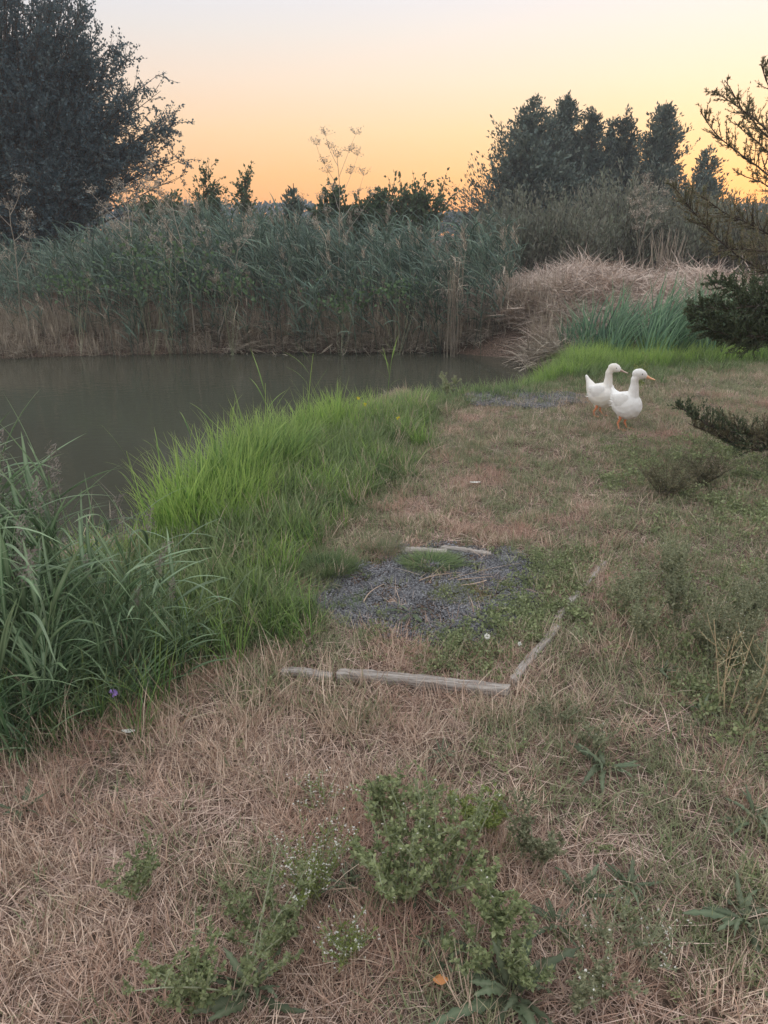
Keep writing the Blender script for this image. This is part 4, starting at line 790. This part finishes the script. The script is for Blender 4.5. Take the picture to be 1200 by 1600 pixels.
put(weed('branching_weed', 'slender upright weed with a feathery top standing right of the centre weeds', .25, .05, 4, 420, .012, .028, .25, W, WS, 8, M['white'], fine=True, stw=.0022), 778, 1480)
put(weed('branching_weed', 'feathery grey weed beside the slender upright one', .17, .10, 7, 500, .012, .026, .2, M['weedg'], WS, fine=True), 830, 1350)
put(weed('branching_weed', 'sprawling weed with long thin pale stems at the bottom left', .24, .26, 7, 700, .010, .022, .3, W, WS, stw=.0024, upb=.2), 370, 1560)
put(weed('branching_weed', 'leafy weed at the bottom edge left of the large dark rosette', .14, .14, 12, 900, .012, .022, .3, W, WS), 300, 1580)
put(weed('branching_weed', 'low leafy weed between the bottom left rosette and the white flowered weeds', .15, .14, 12, 900, .010, .020, .3, W, WS), 420, 1480)
put(weed('branching_weed', 'weed with pale seed heads at the bottom right of the largest rosette', .15, .12, 9, 500, .010, .024, .2, M['weedg'], WS, 25, M['white'], fine=True), 900, 1570)
put(weed('branching_weed', 'thin stemmed weed with white seed heads above the largest rosette', .14, .12, 8, 350, .010, .022, .2, M['weedg'], WS, 18, M['white']), 960, 1490)
put(weed('branching_weed', 'small weed with white tufts right of the largest rosette near the bottom', .10, .08, 7, 260, .008, .018, .22, M['weedg'], WS, 26, M['white']), 1010, 1500)
put(weed('branching_weed', 'leafy grey green weed at the lower left among dry stalks', .13, .12, 9, 500, .010, .02, .3, W, WS), 215, 1400)
put(weed('branching_weed', 'pale weed clump behind the bottom edge right of the orange leaf', .14, .16, 12, 900, .012, .024, .28, W, WS), 780, 1520)
put(weed('branching_weed', 'grey weed at the right of the board corner', .10, .12, 10, 480, .010, .02, .28, M['weedg'], WS), 870, 1130)
put(weed('branching_weed', 'low weed in the dry grass above the blue green rosette', .10, .14, 11, 520, .010, .022, .25, M['weedg'], WS, 10, M['white']), 930, 1165)
wp = [weed('right_weed', 'leafy knee high weed in the dense weed patch on the right', U(.24, .36), U(.10, .16), 11, 850, .014, .030, .25, M['weedg'], M['weedstem'], 6, M['white'], group='leafy weeds in the patch on the right') for _ in range(5)]
x, y = jgrid(.9, 5, 1.9, 6.2, 30, lambda x, y: np.maximum(soft(RW2, x, y, .12, .2), .45 * soft(RW, x, y, .1, .3) * (x > 2.6)) * (.3 + .7 * ss(.38, .58, fbm(x, y, 3))) * vis(x, y, .2))
for a in range(len(x)):
    loc = (x[a], y[a], Hs(x[a], y[a]) - .004); s = U(.6, 1.0)
    if a < 5: wp[a].location = loc; wp[a].scale = (s, s, s)
    else: copy_tree(wp[rng.integers(5)], loc, U(0, 6.28), s)
print('right weeds', len(x))
for px, py, s, lab in [(1125, 1110, 1.0, 'left of the two tall yellow stemmed weeds at the right'), (1165, 1125, 1.1, 'right of the two tall yellow stemmed weeds at the right')]:
    put(weed('yellow_stemmed_weed', lab, .42, .09, 4, 200, .012, .025, .2, M['weedg'], M['drystem'], 8, M['white'], stw=.0034), px, py, s=s)
put(weed('curved_stalk', 'pale curved stalk at the right edge beside the yellow stems', .40, .10, 2, 60, .010, .02, .2, M['weedg'], WS, stw=.0028), 1185, 1100)
# dark low shrubs near the juniper
for px, py, h, r_, lab in [(1040, 775, .26, .26, 'low dark juniper seedling left of the hanging juniper branch'), (1090, 760, .22, .2, 'low dark juniper seedling under the hanging juniper branch')]:
    put(weed('dark_seedling', lab, h, r_, 34, 4200, .012, .028, .16, M['juniper'], M['bark']), px, py)
put(weed('pale_weed', 'pale leafy weed at the far tip of the green grass by the water', .30, .12, 8, 500, .02, .045, .35, M['sage'], WS), 703, 618)
put(weed('pale_weed', 'tall pale sprig in front of the bank grass between the ducks and the juniper', .35, .08, 5, 300, .02, .04, .3, M['weedy'], WS), 1000, 612)
put(weed('green_sprig', 'bright upright sprig beside the left edge of the gravel', .16, .05, 12, 500, .010, .02, .25, M['lush'], WS), 462, 975)
for px, py, s, n, lab in [(505, 895, 1.0, 9, 'dark green grass tussock left of the gravel'), (675, 882, .75, 9, 'flat dark green grass tuft on the back of the gravel'), (600, 862, .6, 3, 'yellowish grass tuft behind the gravel')]:
    c = P(px, py); t = thing('grass_tussock', lab, 'grass tuft', (c[0], c[1], Hs(c[0], c[1]))); nb = 130 * n; rr = .13 * s * np.sqrt(U(0, 1, nb)) * [1, 1][0]; th = U(0, 6.28, nb)
    B = np.stack([rr * 1.35 * np.cos(th), rr * .8 * np.sin(th), np.zeros(nb)], 1); g = Geo(); fl_ = .55 if 'flat' in lab else 1
    blades(g, B, th + rng.normal(0, .5, nb), U(.6, 1.5, nb) * fl_, U(-.3, .7, nb) * fl_, U(.06, .15, nb) * s, U(.002, .0036, nb), 5); g.build('blades', M['sage'] if 'yellow' in lab else M['mid'], t)
# ------------------------------------------------------------------ small things lying or standing about
def straw(px0, py0, px1, py1, lab, w=.004, bend=.02, mat='straw'):
    a = P(px0, py0, .03); b = P(px1, py1, .03); m = (a + b) / 2; d = b - a; nrm = np.array([-d[1], d[0], 0]); nrm /= np.linalg.norm(nrm) + 1e-9
    t = np.linspace(0, 1, 9)[:, None]; q = a + d * t + nrm * bend * np.sin(t * math.pi) ; z0 = Hs(m[0], m[1]); q[:, 2] = [Hs(p[0], p[1]) + .018 for p in q]; q[:, 2] += .006 * np.sin(np.linspace(0, 3.1, 9)); q[:, :2] -= m[:2]; q[:, 2] -= z0
    g = Geo(); g.tube(q[None], (w * .5 * np.linspace(1, .5, 9))[None], 5, T=np.array([.9])); o = g.build('straw', M[mat]); o.location = (m[0], m[1], z0); tag(o, lab, 'straw')
straw(568, 938, 600, 908, 'thick curved pale straw lying on the left of the gravel', .007, .015)
straw(700, 905, 815, 878, 'long thin straw lying across the back of the gravel', .003)
straw(655, 905, 720, 890, 'pale straw on the gravel behind the moss patch', .006, .01)
straw(560, 1385, 415, 1375, 'long reddish stalk lying left of the white flowered weed', .004, .01)
straw(715, 905, 770, 898, 'pair of pale straws beside the long thin one, right end', .006, -.01)
straw(700, 790, 790, 835, 'thin straw lying in the short grass behind the gravel', .004)
straw(760, 905, 720, 915, 'short fat straw on the gravel right of the tuft', .006)
def small(px, py, h, name, lab, cat, build):
    c = P(px, py, h); o = thing(name, lab, cat, (c[0], c[1], Hs(c[0], c[1]))); build(o, h - o.location[2] if h > .035 else .034)
def blossom(mat, r, n=26, stem=True):
    def f(o, z):
        g = Geo(); d = rng.normal(size=(n, 3)); g.leaves(np.tile([0, 0, z], (n, 1)) + d * r * .15, d, r, r * .3); g.build('petals', M[mat], o)
        if stem: g = Geo(); g.tube(np.array([[[0.01, 0, 0], [.004, 0, z * .5], [0, 0, z]]]), .0012, 4); g.build('stem', M['weedstem'], o)
    return f
small(761, 994, .07, 'clover_flower', 'white clover flower head over the gravel, left one', 'flower', blossom('white', .011, 40))
small(812, 1006, .07, 'clover_flower', 'smaller white clover flower right of the other, by the frame corner', 'flower', blossom('white', .008, 36))
small(177, 1083, .14, 'purple_flower', 'single pale purple flower at the foot of the left reeds', 'flower', blossom('purple', .014, 30))
for k, (px, py, lb) in enumerate([(560, 622, 'yellow flower topmost in the bright shore grass'), (570, 632, 'yellow flower just below the topmost one in the shore grass'), (622, 653, 'yellow flower at the right edge of the shore grass')]):
    small(px, py, .30, 'yellow_flower', lb, 'flower', blossom('yellow', .013, 24))
def leafbit(mat, L, w):
    def f(o, z):
        g = Geo(); t = np.linspace(0, 1, 7); V = []
        for i, q in enumerate(t):
            hw = w * math.sin(math.pi * min(.97, q * .9 + .06)); V += [[(q - .5) * L, hw, z + .3 * w * math.sin(q * 3)], [(q - .5) * L, 0, z + .008], [(q - .5) * L, -hw, z + .25 * w]]
        g.add(V, [[3 * i + c, 3 * i + c + 1, 3 * i + c + 4, 3 * i + c + 3] for i in range(6) for c in (0, 1)], .5); g.build('blade', M[mat], o, smooth=True)
    return f
small(688, 1545, .005, 'dead_leaf', 'orange dead leaf on the ground by the largest rosette', 'leaf', leafbit('orange', .035, .013))
small(742, 758, .005, 'leaf_scrap', 'pale scrap lying on the grass of the spit', 'litter', leafbit('white', .07, .016))
small(202, 1150, .03, 'feather', 'small white feather caught in the dry grass at the lower left', 'feather', leafbit('white', .045, .010))
small(925, 778, .005, 'leaf_scrap', 'tiny pale scrap on the grass below the ducks', 'litter', leafbit('straw', .05, .012))
# ------------------------------------------------------------------ ducks
def loft(g, rings, n=16):
    c = np.array([[r[0], 0, r[1]] for r in rings]); tg = np.gradient(c, axis=0); tg /= np.linalg.norm(tg, axis=1, keepdims=True); V = []
    for i, r in enumerate(rings):
        nr = np.array([-tg[i][2], 0, tg[i][0]])
        for a in np.arange(n) * 2 * math.pi / n: V.append(c[i] + np.array([0, r[3], 0]) * math.cos(a) + nr * r[2] * math.sin(a))
    k = len(rings); F = [[i * n + j, i * n + (j + 1) % n, (i + 1) * n + (j + 1) % n, (i + 1) * n + j] for i in range(k - 1) for j in range(n)]
    b0 = len(V); V.append(c[0]); V.append(c[-1]); g.add(V, F); g.F.append(np.array([[b0, (j + 1) % n, j] for j in range(n)] + [[b0 + 1, (k - 1) * n + j, (k - 1) * n + (j + 1) % n] for j in range(n)]) + (g.n - len(V)))
def fuse(g, name, mat, parent, vox=.006, it=4):
    o = g.build(name, mat, None); m = o.modifiers.new('r', 'REMESH'); m.mode = 'VOXEL'; m.voxel_size = vox; s = o.modifiers.new('s', 'SMOOTH'); s.iterations = it; s.factor = .6
    dg = bpy.context.evaluated_depsgraph_get(); me = bpy.data.meshes.new_from_object(o.evaluated_get(dg)); bpy.data.objects.remove(o); me.name = name
    for p in me.polygons: p.use_smooth = True
    if not me.materials: me.materials.append(mat)
    return mobj(name, me, parent)
def duck(lab, px, py, yaw, s, neckx, billm, tailup, walk, hyaw=0.0):
    c = P(px, py, 0); z = Hs(c[0], c[1]); c = P(px, py, z); t = thing('duck', lab, 'duck', (c[0], c[1], z - .004), yaw, 'white ducks on the spit', s); 
    ce, se = math.cos(hyaw), math.sin(hyaw); nx_ = neckx - .062; pvx = .13 + nx_
    def hturn(g):                          # the head turned on the neck
        for V in g.V:
            f = ss(.36, .43, V[:, 2]); V[:, 2] += .032 * ss(.30, .43, V[:, 2]); x_ = (V[:, 0] - pvx); y_ = V[:, 1].copy(); V[:, 0], V[:, 1] = pvx + x_ * (1 - f) + f * (x_ * ce - y_ * se), y_ * (1 - f) + f * (x_ * se + y_ * ce)
    g = Geo()
    loft(g, [(-.175, .335 + tailup, .008, .022), (-.165, .31 + tailup * .7, .024, .040), (-.135, .27 + tailup * .3, .058, .070), (-.085, .235, .095, .098), (-.025, .215, .118, .118), (.035, .215, .125, .120), (.085, .23, .112, .108), (.125, .25, .078, .082), (.145, .262, .028, .035)])
    loft(g, [(.03, .23, .100, .10), (.052, .285, .078, .078), (.060, .33, .053, .053), (.055, .375, .038, .038), (.052, .415, .034, .033), (.068, .45, .034, .032)])
    hx = nx_; loft(g, [(.092 + hx, .452, .012, .010), (.102 + hx, .458, .030, .027), (.122 + hx, .465, .042, .036), (.15 + hx, .467, .045, .038), (.175 + hx, .458, .038, .033), (.195 + hx, .447, .026, .023), (.208 + hx, .440, .012, .014)])
    loft(g, [(-.05, .09, .020, .04), (-.035, .12, .05, .07), (-.02, .16, .06, .08), (-.01, .19, .05, .08)])
    for V in g.V: f = 1 - .17 * ss(.40, .30, V[:, 2]); V[:, 1] *= f; V[:, 0] *= f + .02
    hturn(g)
    fuse(g, 'body', M['featherc'] if 'cream' in lab else M['feather'], t)
    g = Geo(); loft(g, [(.193 + hx, .447, .016, .017), (.212 + hx, .443, .0145, .0165), (.232 + hx, .4345, .010, .0175), (.252 + hx, .428, .0065, .019), (.268 + hx, .4235, .005, .0185), (.280 + hx, .4205, .003, .012), (.284 + hx, .4195, .001, .005)], 12); hturn(g); g.build('bill', billm, t, smooth=True)
    for sg in (1, -1):
        g = Geo(); th = np.linspace(0, math.pi, 7); ph = np.arange(10) * .6283; V = [[math.cos(b) * math.sin(a) * .0055, sg * math.cos(a) * .0035, math.sin(b) * math.sin(a) * .0055] for a in th for b in ph]
        g.add(V, [[i * 10 + j, i * 10 + (j + 1) % 10, (i + 1) * 10 + (j + 1) % 10, (i + 1) * 10 + j] for i in range(6) for j in range(10)]); e = g.build('eye', M['eye'], t, smooth=True); ex, ey = .166 + hx - pvx, sg * .034; e.location = (pvx + ex * ce - ey * se, ex * se + ey * ce, .501)
        g = Geo(); loft(g, [(.085, .245, .02, .012), (.06, .245, .055, .022), (.0, .235, .075, .028), (-.07, .235, .065, .026), (-.13, .25, .042, .018), (-.175, .268, .018, .010), (-.19, .274, .005, .004)]); V = np.vstack(g.V); V[:, 0] = V[:, 0] * .66 + .004; V[:, 2] += .025; V[:, 1] += sg * (.078 - np.abs(V[:, 0] + .02) ** 1.5 * .75); g.V = [V]
        w = fuse(g, 'wing', M['feather'], t, .006, 2)
        g = Geo()                         # flight feathers of the folded wing
        for q in range(5):
            n = 1; B = np.array([[-.04 - .006 * q, sg * (.070 - .005 * q), .275 - .020 * q]]); blades(g, B, np.array([math.pi - sg * .18]), np.array([.30 - .04 * q]), np.array([.12 - .04 * q]), np.array([.08]), np.array([.022]), 5, tw=2.5)
        g.build('flight_feathers', M['feather'], w)
        fx = walk * sg; g = Geo(); hip = np.array([-.015, sg * .045, .125]); ank = np.array([-.03 + fx * .5, sg * .043, .055]); ft = np.array([-.005 + fx, sg * .043, .010])
        g.tube(np.array([[hip, ank * .5 + hip * .5 + [.008, 0, 0], ank, (ank + ft) / 2, ft]]), np.array([[.017, .011, .0085, .0075, .008]]), 8); lg = g.build('leg', M['leg'], t, smooth=True)
        g = Geo(); toes = [ft + np.array([.062, sg * .030, -.006]), ft + np.array([.076, 0, -.006]), ft + np.array([.062, -sg * .026, -.006])]
        for q in toes: g.tube(np.array([[ft, (ft + q) / 2 + [0, 0, .002], q]]), np.array([[.0055, .0045, .002]]), 6)
        g.tube(np.array([[ft, ft + [-.02, 0, -.004]]]), np.array([[.004, .002]]), 5)
        w0, w1 = (toes[0] + toes[1]) / 2 * .96 + ft * .04, (toes[1] + toes[2]) / 2 * .96 + ft * .04
        g.add([ft, toes[0], w0, toes[1], w1, toes[2]], [[0, 1, 2, 3], [0, 3, 4, 5]]); g.build('webbed_foot', M['leg'], lg)
    g = Geo(); n = 7; B = np.array([[-.118, .016 * (i - 3) / 3, .310 + tailup * .7] for i in range(n)]); blades(g, B, math.pi + np.linspace(-.35, .35, n), np.full(n, .75), np.full(n, 1.1), np.full(n, .075), np.full(n, .022), 5, tw=.05); g.build('tail_feathers', M['feather'], t)
    return t
duck('rear white duck with cream breast, raised tail and pale bill, standing further left', 936, 650, R(-36), .90, .012, M['bill2'], .045, .03, R(22))
duck('front white duck with orange bill and orange feet, nearer and to the right', 974, 670, R(-50), .97, .0, M['bill'], .005, .012, R(40))

# ------------------------------------------------------------------ haze
def veil_box():  # thin volume added to lift far dark tones as lens glare does
    m, n = mat_nodes('veil'); v = n.nodes.new('ShaderNodeVolumePrincipled'); v.inputs['Density'].default_value = .0021; v.inputs['Color'].default_value = (.86, .92, 1, 1); v.inputs['Anisotropy'].default_value = .2
    o = n.nodes.new('ShaderNodeOutputMaterial'); n.links.new(v.outputs[0], o.inputs['Volume'])
    x0, x1, y0, y1, z0, z1 = xs[0] - 3, xs[-1] + 3, ys[0] - 3, ys[-1] + 3, -2.2, 12.0
    V = [[x, y, z] for z in (z0, z1) for y in (y0, y1) for x in (x0, x1)]
    g = Geo(); g.add(V, [[0, 2, 3, 1], [4, 5, 7, 6], [0, 1, 5, 4], [2, 6, 7, 3], [0, 4, 6, 2], [1, 3, 7, 5]]); tag(g.build('veil', m), 'added pale haze over the whole place', 'veil', kind='stuff')
veil_box()
